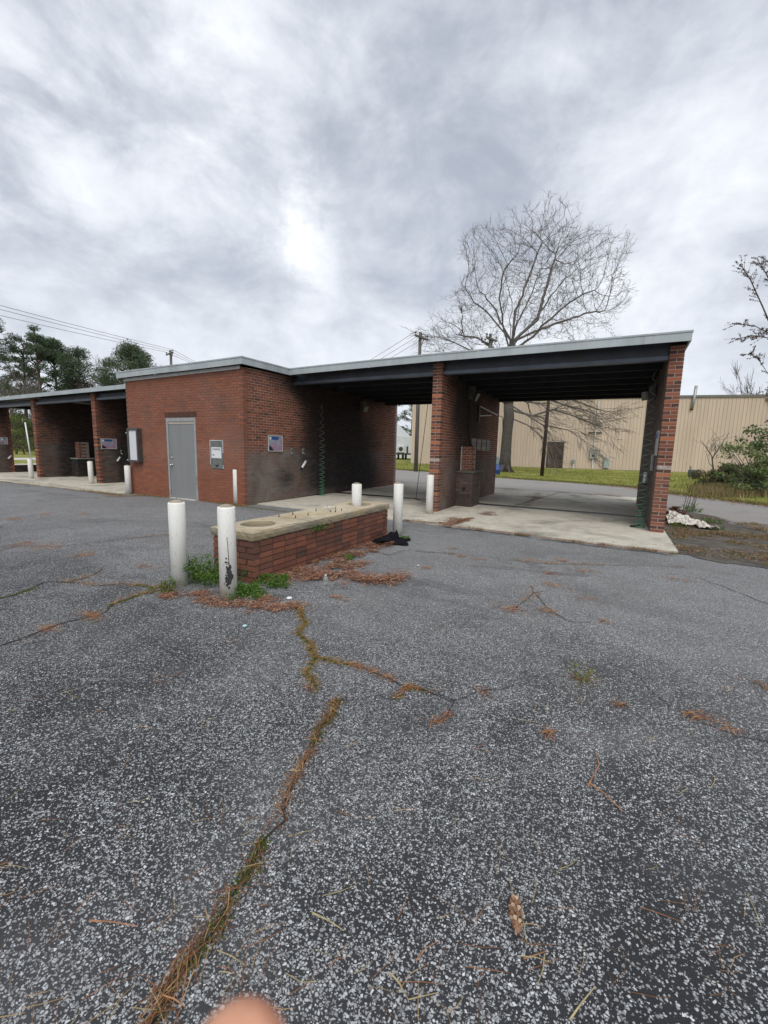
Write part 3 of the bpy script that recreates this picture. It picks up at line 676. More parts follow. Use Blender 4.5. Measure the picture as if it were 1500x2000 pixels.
wall_sign(.004, .84, 1.40, 1.37, 1.80, 'square pink and blue printed board on the soot-stained side wall right of the brick corner')
p1, p2 = at(196, 856, 'x', XA+T), at(228, 877, 'x', XA+T); wall_sign(XA+T+.004, p1.y, p2.y, p2.z, p1.z, 'printed board on the dark bay wall left of the office block')
p1, p2 = at(0, 854, 'x', XC+T), at(15.5, 868, 'x', XC+T); wall_sign(XC+T+.004, p1.y, p2.y, p2.z, p1.z, 'printed board on the far left bay wall, cut by the photo edge')
# notice on the right pier's inner face seen edge-on
e = empty('instruction_plate', (XR0, 2.25, 1.5), 'narrow pale plate seen edge-on on the inner face of the right pier', 'sign')
MB().bb((XR0-.022, 2.05, 1.5), (XR0-.003, 2.5, 1.98)).build('plate', M_SFRAME, e)
MB().bb((XR0-.026, 2.08, 1.83), (XR0-.0222, 2.47, 1.94)).build('blue_band', simple('blue_print', (.05, .12, .3), .5, .1, 8), e)
# poster strip on the middle wall
pc = [(.20, .12, .13), (.30, .09, .17), (.09, .12, .11), (.17, .11, .27)]
for i, (ya, yb) in enumerate(((4.42, 4.88), (4.98, 5.42), (5.52, 5.98), (6.08, 6.5))):
    m, nb, bs = new_mat('poster_print', .6); tg = nb.n('ShaderNodeTexCoord').outputs['Generated']; n1 = nb.noise(nb.vmath('ADD', tg, (i*3.1, 0, 0)), 2.2, 4, .6, .8).outputs[0]
    zz_ = nb.n('ShaderNodeSeparateXYZ', i_0=tg).outputs[2]
    cc = nb.mix(nb.rng(n1, .42, .6), pc[i], (.21, .21, .2)); cc = nb.mix(nb.rng(zz_, .7, .8, 0, .7), cc, (.24, .25, .25))
    if i == 2: cc = nb.mix(nb.math('LESS_THAN', zz_, .32), cc, (.30, .32, .14))
    nb.put(bs.inputs['Base Color'], cc)
    o = MB().bb((XM1+.003, ya, 1.53), (XM1+.014, yb, 1.87)).build('poster', m)
    tag(o, ['leftmost of the four faded posters, dull red and grey, behind the hanging hose', 'second faded poster, pink with a pale top', 'third faded poster, dark with a yellow-green foot', 'rightmost faded poster, violet, nearest the wall end'][i], 'poster', 'strip of four posters on the middle bay wall')
# change machine
e = empty('change_machine', (-.95, 0, .9), 'grey metal change machine set into the red brick wall, white card reading CHANGE', 'machine')
MB().bb((-1.17, -.012, .90), (-.73, .1, 1.61)).build('front_plate', M_PANEL, e, bevel=.004)
m = MB(); m.bb((-1.185, -.022, 1.605), (-.715, .0, 1.63)); m.bb((-1.188, -.02, 1.0), (-1.171, .0, 1.604)); m.bb((-.729, -.02, 1.3), (-.712, .0, 1.604)); m.bb((-.729, -.02, .9), (-.712, .0, .99)); m.build('frame', M_SFRAME, e)
MB().bb((-1.135, -.018, 1.17), (-.775, -.0125, 1.45)).build('card', M_PAPER, e)
MB().bb((-1.095, -.021, 1.24), (-1.03, -.0185, 1.262)).build('bill_slot', M_BLACK, e)
m = MB(); m.poly([(-1.02, -.0135, 1.0), (-.88, -.0135, 1.0), (-.92, -.0135, .95), (-.96, -.0135, .94)]); m.build('coin_cup', M_BLACK, e)
def text(s, size, loc, rot, mat, parent, name='lettering', w=None):
    cu = bpy.data.curves.new(name, 'FONT'); cu.body = s; cu.size = size; cu.extrude = .0006; cu.align_x = 'CENTER'
    t = bpy.data.objects.new(name, cu); me = bpy.data.meshes.new_from_object(t); bpy.data.objects.remove(t)
    me.materials.clear(); me.materials.append(mat); o = bpy.data.objects.new(name, me); col.objects.link(o); o.parent = parent
    M = Matrix.Translation(loc) @ rot.to_4x4()
    if w: xs = [v.co.x for v in me.vertices]; M = M @ Matrix.Diagonal((w/(max(xs)-min(xs)), 1, 1, 1))
    o.matrix_local = wm(parent).inverted() @ M
    return o
text('CHANGE', .075, (-.955, -.0195, 1.375), Matrix.Rotation(R(90), 3, 'X'), M_INK, e, w=.30)
# light box
e = empty('light_box', (-4.25, 0, .95), 'shallow bronze metal light box with a white rate panel left of the grey door', 'sign')
z0, z1 = .96, 1.93; xa, xb = -4.48, -4.0; dpt = .15
m = MB(); m.bb((xa, -dpt, z0), (xa+.06, -.001, z1)); m.bb((xb-.06, -dpt, z0), (xb, -.001, z1)); m.bb((xa+.0601, -dpt, z1-.06), (xb-.0601, -.001, z1)); m.bb((xa+.0601, -dpt, z0), (xb-.0601, -.001, z0+.06)); m.bb((xa+.0602, -.03, z0+.0601), (xb-.0602, -.002, z1-.0601))
m.build('case', M_BRZ, e, bevel=.005)
m, nb, bs = new_mat('rate_panel', .3, .5); tg = nb.n('ShaderNodeTexCoord').outputs['Generated']; n1 = nb.noise(nb.vmath('MULTIPLY', tg, (3, 1, 9)), 3, 4, .7).outputs[0]; nb.put(bs.inputs['Base Color'], nb.mix(nb.rng(n1, .58, .7, 0, .55), (.62, .63, .66), (.34, .36, .38)))
MB().bb((xa+.061, -dpt+.025, z0+.061), (xb-.061, -dpt+.035, z1-.061)).build('rate_panel', m, e)
m = MB(); m.tube([(xa-.005, -dpt+.03, z1-.13), (xa-.06, -dpt, z1-.14)], .012, 6); m.tube([(xa-.005, -dpt+.03, z0+.06), (xa-.06, -dpt, z0+.05)], .012, 6); m.build('latch', M_SFRAME, e)
# wand holders and hooks on the side wall
def hook(x, y, z, label, nx=1):
    e = empty('hose_hook', (x, y, z), label, 'hook', 'wall hooks for the wash wands')
    m = MB(); m.box((x+.006*nx, y, z-.05), (.01, .05, .16)); m.build('back_plate', M_STEEL, e)
    MB().tube([(x+.01*nx, y, z), (x+.07*nx, y-.02, z-.02), (x+.08*nx, y-.03, z+.03)], .009, 6).build('prong', M_STEEL, e)
    MB().tube([(x+.01*nx, y, z-.1), (x+.06*nx, y+.015, z-.14), (x+.07*nx, y+.02, z-.10)], .008, 6).build('prong', M_STEEL, e)
hook(.002, 1.76, 1.44, 'small steel hook just right of the square board on the side wall')
hook(.002, 2.28, 1.44, 'small steel hook above the tilted wand tube on the side wall')
hook(XA+T+.002, at(236, 880, 'x', XA+T).y, at(236, 880, 'x', XA+T).z, 'small steel hook on the dark bay wall left of the office block')
def tube_holder(a, c, label, rad=.032):
    a, c = Vector(a), Vector(c); e = empty('wand_tube', tuple(c), label, 'tube', 'white wand holder tubes')
    MB().tube([a, c], rad, 12).build('tube', M_WHT, e, True)
    MB().tube([c, c+(c-a).normalized()*.03], rad*1.15, 12).build('rubber_end', M_BLACK, e, True)
    MB().tube([a, a+Vector((-.04 if label.find('pier') < 0 else .03, 0, .05))], .012, 6).build('bracket', M_DARK, e)
tube_holder((.06, 2.36, 1.09), (.10, 2.12, .90), 'tilted white wand tube on the sooty side wall')
a = at(234.5, 893, 'x', XA+T+.06); c = at(228.5, 901.5, 'x', XA+T+.1); tube_holder(a, c, 'tilted white wand tube on the bay wall left of the office block')
a = at(22, 890, 'x', XC+T+.06); c = at(15.5, 896.5, 'x', XC+T+.1); tube_holder(a, c, 'tilted white wand tube on the far left bay wall')
tube_holder((XR0-.08, 3.35, 1.13), (XR0-.09, 3.33, .88), 'upright grey wand tube on the inner face of the right pier', .04)
# coin box on right pier
e = empty('coin_box', (XR0-.05, 2.75, 1.2), 'small pale vertical box on the inner face of the right pier', 'box')
MB().bb((XR0-.045, 2.7, 1.18), (XR0-.002, 2.86, 1.52)).build('case', M_STEEL, e, bevel=.004)
# lamps under the roof
def flood(loc, d, label):
    loc = Vector(loc); e = empty('flood_lamp', tuple(loc), label, 'lamp', 'box lamps high on the bay walls')
    MB().box(loc, (.14, .24, .34)).build('housing', M_BRZ, e, bevel=.01)
    q = Vector(d).normalized(); rot = q.to_track_quat('Z', 'Y').to_matrix()
    MB().box(loc+q*.16+Vector((0, 0, -.06)), (.17, .2, .07), rot).build('lens', M_GREY, e, bevel=.015)
flood((XM1+.08, 3.95, 3.08), (.8, .35, -.35), 'box lamp with pale lens on the middle wall above the poster strip')
flood((.08, 5.6, 3.0), (.8, -.35, -.35), 'box lamp deep in the sooty side wall under the roof')
flood((XR0-.08, 4.2, 2.95), (-.8, -.35, -.1), 'box lamp near the top of the right pier inner face')
# boom bracket on middle wall
e = empty('hose_boom', (XM1, 5.2, 2.6), 'white triangular swing-arm bracket reaching out from the middle wall end', 'bracket')
MB().box((XM1+.02, 5.0, 2.62), (.035, .12, .5)).build('mounting_plate', M_DARK, e)
A, B, C_ = Vector((XM1+.04, 5.02, 2.82)), Vector((XM1+.04, 5.02, 2.55)), at(972, 811, 'y', 7.0)
MB().tube([A, C_], .018, 6).build('upper_arm', M_WHT, e); MB().tube([B, B.lerp(C_, .62)], .018, 6).build('lower_arm', M_WHT, e)
MB().tube([C_, C_+Vector((.12, .25, -.05)), C_+Vector((.14, .3, -.5))], .014, 6).build('hose_stub', M_BLACK, e)
# conduit + cable on middle wall
pts = [at(917, 770, 'x', XM1+.03), at(917, 800, 'x', XM1+.03), at(916, 835, 'x', XM1+.03), at(916, 858, 'x', XM1+.04), at(920, 868, 'x', XM1+.06), at(926, 873, 'x', XM1+.05)]
tag(MB().tube(pts, .018, 6).build('wall_cable', M_BLACK, None, True), 'black cable running down the middle wall from the lamp to the posters', 'cable')
# coiled hoses
def coil(x, y, ztop, zbot, rad, label, turns=19, foot=True, lean=(0, 0)):
    pts = []; N = turns*16
    for i in range(N+1):
        t = i/N; z = zbot+(ztop-zbot)*(t**1.6); ang = t*turns*2*math.pi; rr = rad*(1.0 if t < .8 else 1-.75*(t-.8)/.2)
        pts.append((x+lean[0]*t+rr*math.cos(ang), y+lean[1]*t+rr*math.sin(ang), z))
    e = empty('coil_hose', (x, y, zbot), label, 'hose', 'green coiled air hoses hanging in the bays')
    MB().tube(pts, .0085, 5).build('coil', M_HOSE, e, True)
    if foot: MB().tube([(x-.16, y-.05, .045), (x-.05, y, .05), (x, y, .08)], [.03, .03, .02], 7).build('nozzle', M_BLACK, e, True)
coil(.16, 3.02, 2.80, .045, .075, 'green coiled hose hanging against the sooty side wall')
q = at(1246, 1033); coil(q.x+.02, q.y, 3.2, .045, .085, 'green coiled hose beside the inner face of the right pier', lean=(.0, .35))
# hanging cable in left wash bay
pts = [at(836, 786, 'y', 5.0), at(828, 850, 'y', 4.6), at(819, 920, 'y', 4.2), at(813, 965, 'y', 3.9)]; pts[-1].z = .12; pts += [Vector((pts[-1].x+.03, pts[-1].y-.1, .05)), Vector((pts[-1].x+.35, pts[-1].y-.35, .045)), Vector((pts[-1].x+.75, pts[-1].y-.5, .045))]
tag(MB().tube(pts, .009, 6).build('hanging_cable', M_BLACK, None, True), 'thin black cable hanging from the roof and trailing on the bay floor', 'cable')
# brick enclosure + flue on middle wall
def small_brickwork(name, label, x0, x1, y0, y1, z1_, extra=None, key='mid'):
    e = empty(name, ((x0+x1)/2, (y0+y1)/2, .03), label, 'brick box'); out = []
    face(out, Vector((x0, y0, 0)), X, -Y, x1-x0, lambda s: z1_, key, start=(0, 0), seed=5); face(out, Vector((x1, y0, 0)), Y, X, y1-y0, lambda s: z1_, key, start=(.1, .2), seed=6)
    dirt_mesh('mortar_core', (x0+.004, y0+.004, .02), (x1-.004, y1, z1_-.002), key, parent=e)
    return e, out
e, out = small_brickwork('vacuum_pedestal', 'grimy brick vacuum pedestal against the middle wall with a dark round port', XM1+.002, XM1+.44, 3.22, 4.0, .93)
out = [o for o in out if o[3].z < .93]
for bk in out: brick_mesh('brick', [bk], e)
MB().bb((XM1+.003, 3.19, .93), (XM1+.47, 4.03, .975)).build('cap', concrete_mat('grimy_cap', (.12, .115, .10)), e, bevel=.006)
MB().tube([(XM1+.22, 3.215, .52), (XM1+.22, 3.17, .52)], [.04, .034], 10).build('port', M_BLACK, e)
e2 = empty('brick_flue', (XM1+.14, 3.7, .98), 'narrow red brick stack standing on the grimy vacuum pedestal', 'brick stack'); out = []
face(out, Vector((XM1+.002, 3.56, 0)), X, -Y, .3, lambda s: 1.62, 'clean', start=(0, 0), seed=15, L0=.155, zb=.98); face(out, Vector((XM1+.302, 3.56, 0)), Y, X, .34, lambda s: 1.62, 'clean', start=(.1, .2), seed=16, zb=.98)
dirt_mesh('mortar_core', (XM1+.006, 3.564, .976), (XM1+.298, 3.9, 1.618), 'other', parent=e2)
for bk in out: brick_mesh('brick', [bk], e2)
MB().bb((XM1+.003, 3.50, .976), (XM1+.02, 3.555, 1.62)).build('edge_strip', M_TRIM, e2)
# left bay brick box
q0 = at(150, 934, 'z', .03); 
e, out = small_brickwork('left_pedestal', 'dark brick pedestal in the shade of the left bay', XB_+T+.01, XB_+T+.52, 2.3, 2.98, .78, key='left')
brick_mesh('brick_facing', out, e, 'stuff'); MB().bb((XB_+T+.005, 2.27, .782), (XB_+T+.55, 3.02, .82)).build('cap', M_GREY, e)
e2 = empty('brick_flue', (XB_+T+.16, 2.7, .82), 'narrow red brick stack on the pedestal in the left bay', 'brick stack'); out = []
face(out, Vector((XB_+T+.01, 2.5, 0)), X, -Y, .3, lambda s: 1.5, 'clean', start=(0, 0), seed=25, L0=.155, zb=.822); face(out, Vector((XB_+T+.31, 2.5, 0)), Y, X, .4, lambda s: 1.5, 'clean', start=(.1, .2), seed=26, zb=.822)
dirt_mesh('mortar_core', (XB_+T+.014, 2.504, .821), (XB_+T+.306, 2.9, 1.498), 'other', parent=e2); brick_mesh('brick_facing', out, e2, 'stuff')

# ------------------------------------------------------------------ bollards
def bollard(u=None, v=None, P=None, h=.9, r=.084, label='', fill=True, tilt=(0, 0)):
    p = P if P is not None else at(u, v); z = .03 if (p.y > .1 and p.x > 0) else 0
    e = empty('bollard', (p.x, p.y, z), label, 'bollard', 'white pipe bollards around the car wash')
    b_ = (p.x, p.y, z); pr = [(r, -.1), (r, h-.012), (r-.006, h), (r-.014, h), (r-.014, h-.05)]
    MB().lathe(b_, pr, 28).build('pipe', M_WHITE, e, True).data.polygons[-1].use_smooth = False
    MB().lathe(b_, [(r-.0145, h-.045), (r-.0145, h-.008), (r*.7, h+.012), (r*.35, h+.022), (.004, h+.026)], 20).build('concrete_fill', M_FILL, e, True)
    e.rotation_euler = (tilt[0], tilt[1], 0)
    return e
bollard(352, 1143, h=.90, label='white bollard left of the brick island near corner')
bb2 = bollard(447, 1165, h=.91, label='white bollard with a black scar near its foot, front of the brick island')
cpx = at(697, 943, 'z', .92); bollard(P=Vector((cpx.x, cpx.y, 0)), h=.9, label='white bollard behind the far left corner of the brick island')
bollard(776, 1045, h=.91, label='white bollard at the far right corner of the brick island beside the black cloth')
bollard(838, 1005, h=.9, label='white bollard touching the middle brick pier')
bollard(463, 986, h=.90, label='white bollard at the brick corner right of the change machine')
bollard(252, 965, h=.84, label='white bollard at the left corner of the office block below the light box')
bollard(179, 946, h=.82, label='white bollard in front of the left bay pier')
bollard(62, 936, h=.81, label='leftmost white bollard by the far left pier')
# scar on bollard
c = Vector((bb2.location.x, bb2.location.y, 0)); dcam = (CP-c); a0 = math.atan2(dcam.y, dcam.x); m = MB(); r_ = random.Random(3)
def on(ang, z, r=.0852): return (c.x+r*math.cos(ang), c.y+r*math.sin(ang), z)
for k in range(70):
    zc = r_.gauss(.26, .09); an = a0+.05+r_.gauss(0, .14); s = r_.uniform(.006, .022)*(1.5 if abs(zc-.2) < .05 else .8)
    m.poly([on(an+r_.uniform(.5, 1)*s/.085*math.cos(t), zc+s*r_.uniform(.6, 1.4)*math.sin(t)) for t in [i*math.pi/3 for i in range(6)]])
for k in range(12): z = .2+k*.035; an = a0+.22-.02*k+r_.uniform(-.03, .03); m.poly([on(an-.03, z), on(an+.03, z), on(an+.02, z+.037), on(an-.05, z+.037)])
m.build('scar', M_INK, bb2)

# ------------------------------------------------------------------ brick island
IX0, IX1, IY0, IY1 = 4.10, 4.72, -4.50, -1.34; IH = 7*C_H
isl = empty('brick_island', ((IX0+IX1)/2, (IY0+IY1)/2, 0), 'long low brick island with a weathered concrete cap, two round openings and rusty bolts', 'brick island'); ob = []
face(ob, Vector((IX0, IY0, 0)), X, -Y, IX1-IX0, lambda s: IH, 'island', start=(0, 0.1), seed=61, zb=0, L0=.207)
face(ob, Vector((IX1, IY0, 0)), Y, X, IY1-IY0, lambda s: IH, 'island', start=(.1, 0.0), seed=62, zb=0, L0=.207)
face(ob, Vector((IX1, IY1, 0)), -X, Y, IX1-IX0, lambda s: IH, 'island', start=(0, .1), seed=63, zb=0, L0=.207)
face(ob, Vector((IX0, IY1, 0)), -Y, -X, IY1-IY0, lambda s: IH, 'island', start=(.1, 0.0), seed=64, zb=0, L0=.207)
def overlap_fix(lst):
    return [o for o in lst if max(q.x for q in o[0])-min(q.x for q in o[0]) > .02 and max(q.y for q in o[0])-min(q.y for q in o[0]) > .02]
def shrink(bk, f=1.0):
    p, rnd, key, cc, n = bk
    return bk
def clean(lst):
    res = []
    for bk in lst:
        p, rnd, key, cc, n = bk; lo = [min(q[i] for q in p) for i in range(3)]; hi = [max(q[i] for q in p) for i in range(3)]
        if n.x != 0:   # long faces give way to the end bricks in even courses
            k = int(round(lo[2]/C_H))
            if k % 2 == 0: lo[1] = max(lo[1], IY0+.1); hi[1] = min(hi[1], IY1-.1)
        else:
            k = int(round(lo[2]/C_H))
            if k % 2 == 1: lo[0] = max(lo[0], IX0+.1); hi[0] = min(hi[0], IX1-.1)
        if hi[0]-lo[0] < .02 or hi[1]-lo[1] < .02: continue
        q = [Vector((lo[0], lo[1], lo[2])), Vector((hi[0], lo[1], lo[2])), Vector((hi[0], hi[1], lo[2])), Vector((lo[0], hi[1], lo[2]))]
        jj = (random.random()-.5)*.004
        q = [v+n*jj for v in q]; res.append((q+[v+Vector((0, 0, hi[2]-lo[2])) for v in q], rnd, key, cc, n))
    return res
ob = clean(ob)
for bk in ob: brick_mesh('brick', [bk], isl)
dirt_mesh('mortar_core', (IX0+.012, IY0+.012, 0), (IX1-.012, IY1-.012, IH-.002), 'island', parent=isl)
# cap with two round openings
def cap():
    z0, z1 = IH+.002, IH+.105; x0, x1, y0, y1 = IX0-.004, IX1+.004, IY0-.006, IY1+.006; N = 32
    V = []; F = []
    def ringsec(cx, cy, rr, ya, yb):
        pts_o = []; pts_i = []
        for k in range(N):
            t = 2*math.pi*(k+.5)/N; cxn, sn = math.cos(t), math.sin(t); hx = (x1-x0)/2; hy1 = yb-cy; hy0 = cy-ya
            sx = hx/abs(cxn) if abs(cxn) > 1e-6 else 9; sy = (hy1 if sn > 0 else hy0)/abs(sn) if abs(sn) > 1e-6 else 9; q = min(sx, sy)
            pts_o.append((cx+cxn*q, cy+sn*q)); rj = rr*(1+.03*math.sin(3*t+cy)); pts_i.append((cx+cxn*rj, cy+sn*rj*1.05))
        cor = [(x0, ya), (x1, ya), (x1, yb), (x0, yb)]
        for c4 in cor:   # snap nearest outer point to each corner
            k = min(range(N), key=lambda k: (pts_o[k][0]-c4[0])**2+(pts_o[k][1]-c4[1])**2); pts_o[k] = c4
        i = len(V)
        for p_ in pts_o: V.append((p_[0], p_[1], z1))
        for p_ in pts_i: V.append((p_[0], p_[1], z1+.002))
        for p_ in pts_i: V.append((cx+(p_[0]-cx)*.95, cy+(p_[1]-cy)*.95, z1-.03))
        for p_ in pts_i: V.append((cx+(p_[0]-cx)*.90, cy+(p_[1]-cy)*.90, z0-.03))
        V.append((cx, cy, z0-.02))
        for k in range(N):
            k2 = (k+1) % N; F.append((i+k, i+k2, i+N+k2, i+N+k)); F.append((i+N+k, i+N+k2, i+2*N+k2, i+2*N+k)); F.append((i+2*N+k, i+2*N+k2, i+3*N+k2, i+3*N+k)); F.append((i+3*N+k, i+3*N+k2, i+4*N))
    cx = (x0+x1)/2-.01; ringsec(cx, y0+.42, .20, y0, y0+.84); ringsec(cx, y1-.42, .20, y1-.84, y1)
    me_ = MB(); me_.v = V; me_.f = F
    # middle top, subdivided
    nx, ny = 8, 18; i = len(V); r_ = random.Random(5)
    for a in range(nx+1):
        for c_ in range(ny+1):
            inner = 0 < a < nx and 0 < c_ < ny
            V.append((x0+(x1-x0)*a/nx, y0+.84+(y1-y0-1.68)*c_/ny, z1+(r_.uniform(-.003, .004) if inner else 0)))
    for a in range(nx):
        for c_ in range(ny): q = i+a*(ny+1)+c_; F.append((q, q+ny+1, q+ny+2, q+1))
    # rounded worn sides
    def strip(pa, pb, n, out):
        pa, pb = Vector(pa+(0,)), Vector(pb+(0,)); i = len(V)
        prof = [(0, z1), (.012, z1-.012), (.016, z1-.05), (.010, z0+.012), (0, z0)]
        for a in range(n+1):
            p_ = pa.lerp(pb, a/n)
            pc_ = p_
            for (o_, z) in prof:
                p_ = pc_ + (pb-pa).normalized()*o_*(-1 if a == 0 else (1 if a == n else 0))
                j_ = 0 if a in (0, n) else r_.uniform(-.006, .004)*(0 if z == z1 else 1); k_ = (0 if z == z1 else 1) if True else 0
                V.append((p_.x+out[0]*(o_+j_)*1.0, p_.y+out[1]*(o_+j_), z+(r_.uniform(-.008, .004) if (z == z0 and a not in (0, n)) else 0)))
        for a in range(n):
            for c_ in range(4): q = i+a*5+c_; F.append((q, q+1, q+6, q+5))
    strip((x0, y0), (x1, y0), 14, (0, -1)); strip((x1, y0), (x1, y1), 60, (1, 0)); strip((x1, y1), (x0, y1), 14, (0, 1)); strip((x0, y1), (x0, y0), 60, (-1, 0))
    F.append
    m2 = MB(); m2.v = V; m2.f = F
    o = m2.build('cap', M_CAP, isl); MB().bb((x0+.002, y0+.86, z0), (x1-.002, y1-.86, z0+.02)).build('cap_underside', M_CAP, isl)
    for cy in (y0+.42, y1-.42):
        V2 = []; rr = random.Random(int(cy*9)); m3 = MB()
        m3.lathe((cx, cy, z0+.004), [(.17, 0), (.165, .01), (.1, .02), (.03, .015), (.004, .016)], 18); m3.build('dirt_fill', simple('dark_dirt', (.028, .022, .016), .95, .4, 30), isl, True)
    return z1
ZC = cap()
r_ = random.Random(9)
for (u, v) in [(545, 1009), (572, 1005), (577, 1012), (602, 1007), (617, 998), (646, 1000), (655, 995), (667, 998), (640, 993), (655, 1000)]:
    p = at(u, v, 'z', ZC); lx, ly = r_.uniform(-.012, .012), r_.uniform(-.012, .012)
    if IX0 < p.x < IX1 and IY0 < p.y < IY1:
        m = MB(); m.tube([(p.x, p.y, ZC-.002), (p.x+lx, p.y+ly, ZC+.028+r_.uniform(0, .015))], .0055, 6); m.tube([(p.x, p.y, ZC+.001), (p.x+lx*.2, p.y+ly*.2, ZC+.008)], .011, 6); m.build('anchor_bolt', M_RUST, isl)
pp = at(645, 994, 'z', ZC); m = MB()
for k in range(4): m.tube([(pp.x+r_.uniform(-.08, .08), pp.y+r_.uniform(-.08, .08), ZC+.012), (pp.x+r_.uniform(-.1, .1), pp.y+r_.uniform(-.1, .1), ZC+.03)], .006, 5)
m.build('pipe_stub', M_WHT, isl)
# mid joint in cap
MB().box(((IX0+IX1)/2, -3.55, ZC+.0035), (.60, .006, .001)).build('cap_joint', M_SOIL, isl)

# ------------------------------------------------------------------ litter, straw, moss, weeds, cracks
def path_pts(pix, z=0):
    P = [at(u, v, 'z', z) for u, v in pix]; out = []
    for a, c_ in zip(P[:-1], P[1:]):
        L = (c_-a).length; n = max(2, int(L/.03))
        for k in range(n): out.append(a.lerp(c_, k/n))
    out.append(P[-1]); return out
def wob(P, amp=.02, sc=6):
    out = []
    for p in P:
        q = p.copy(); q.x += mnoise.noise(Vector((p.x*sc, p.y*sc, 1.3)))*amp; q.y += mnoise.noise(Vector((p.x*sc, p.y*sc, 7.7)))*amp; out.append(q)
    return out
cracks = {
 'main': ([(575, 1180), (585, 1192), (597, 1215), (583, 1240), (603, 1262), (614, 1285), (645, 1290), (680, 1298)], .009),
 'br1': ([(614, 1285), (600, 1310), (610, 1328), (622, 1345)], .006),
 'c2': ([(660, 1375), (640, 1405), (620, 1430), (612, 1460), (590, 1500), (555, 1560), (545, 1600), (510, 1640), (490, 1690), (460, 1740), (430, 1810), (390, 1870), (340, 1930), (290, 2010), (240, 2100)], .0065),
 'c3': ([(680, 1298), (740, 1318), (790, 1336), (880, 1368), (960, 1350), (1010, 1340)], .0035),
 'c3b': ([(660, 1372), (700, 1366), (740, 1356), (765, 1370), (790, 1355), (800, 1340), (840, 1352), (885, 1366), (880, 1400), (845, 1415)], .003),
 'l1': ([(-60, 1290), (0, 1262), (43, 1248), (70, 1236), (105, 1224), (160, 1208), (205, 1198), (222, 1180), (250, 1170), (272, 1160), (320, 1152)], .010),
 'l2': ([(-40, 1185), (0, 1168), (30, 1163), (60, 1150), (85, 1138), (130, 1137), (170, 1127), (200, 1113)], .010),
 'l3': ([(130, 1138), (200, 1143), (240, 1140), (300, 1150), (345, 1146)], .008),
 'l4': ([(0, 1075), (40, 1066), (100, 1068), (170, 1062), (250, 1052), (330, 1044)], .006),
 'r1': ([(1035, 1145), (1045, 1160), (1065, 1182), (1088, 1200), (1112, 1213), (1150, 1216)], .005),
 'r2': ([(800, 1073), (860, 1080), (940, 1086), (1050, 1100), (1150, 1103), (1260, 1105), (1340, 1108)], .004),
 'r3': ([(1150, 1280), (1250, 1320), (1310, 1385), (1350, 1400), (1400, 1420), (1440, 1440), (1520, 1450)], .0028),
 'r4': ([(720, 1075), (760, 1085), (790, 1075), (850, 1080)], .006),
 'r5': ([(1005, 1190), (1040, 1160), (1075, 1150)], .005),
 's1': ([(800, 1345), (760, 1325)], .004), 's2': ([(1500, 1180), (1420, 1150), (1370, 1130), (1300, 1120)], .006)}
m = MB(); CR = {}
for k, (pix, wd) in cracks.items():
    P = wob(path_pts(pix), .035, 5); P = wob(P, .012, 22); CR[k] = P
    for i in range(len(P)-1):
        a, c_ = P[i], P[i+1]; d = (c_-a); 
        if d.length < 1e-5: continue
        n = Vector((-d.y, d.x, 0)).normalized(); wa = wd*(.45+.55*abs(mnoise.noise(a*9))*2); wc = wd*(.45+.55*abs(mnoise.noise(c_*9))*2)
        m.poly([(a-n*wa)+Vector((0, 0, .0045)), (c_-n*wc)+Vector((0, 0, .0045)), (c_+n*wc)+Vector((0, 0, .0045)), (a+n*wa)+Vector((0, 0, .0045))])
m.build('pavement_cracks', simple('crack_dirt', (.016, .014, .012), .95, .3, 30), kind='structure')
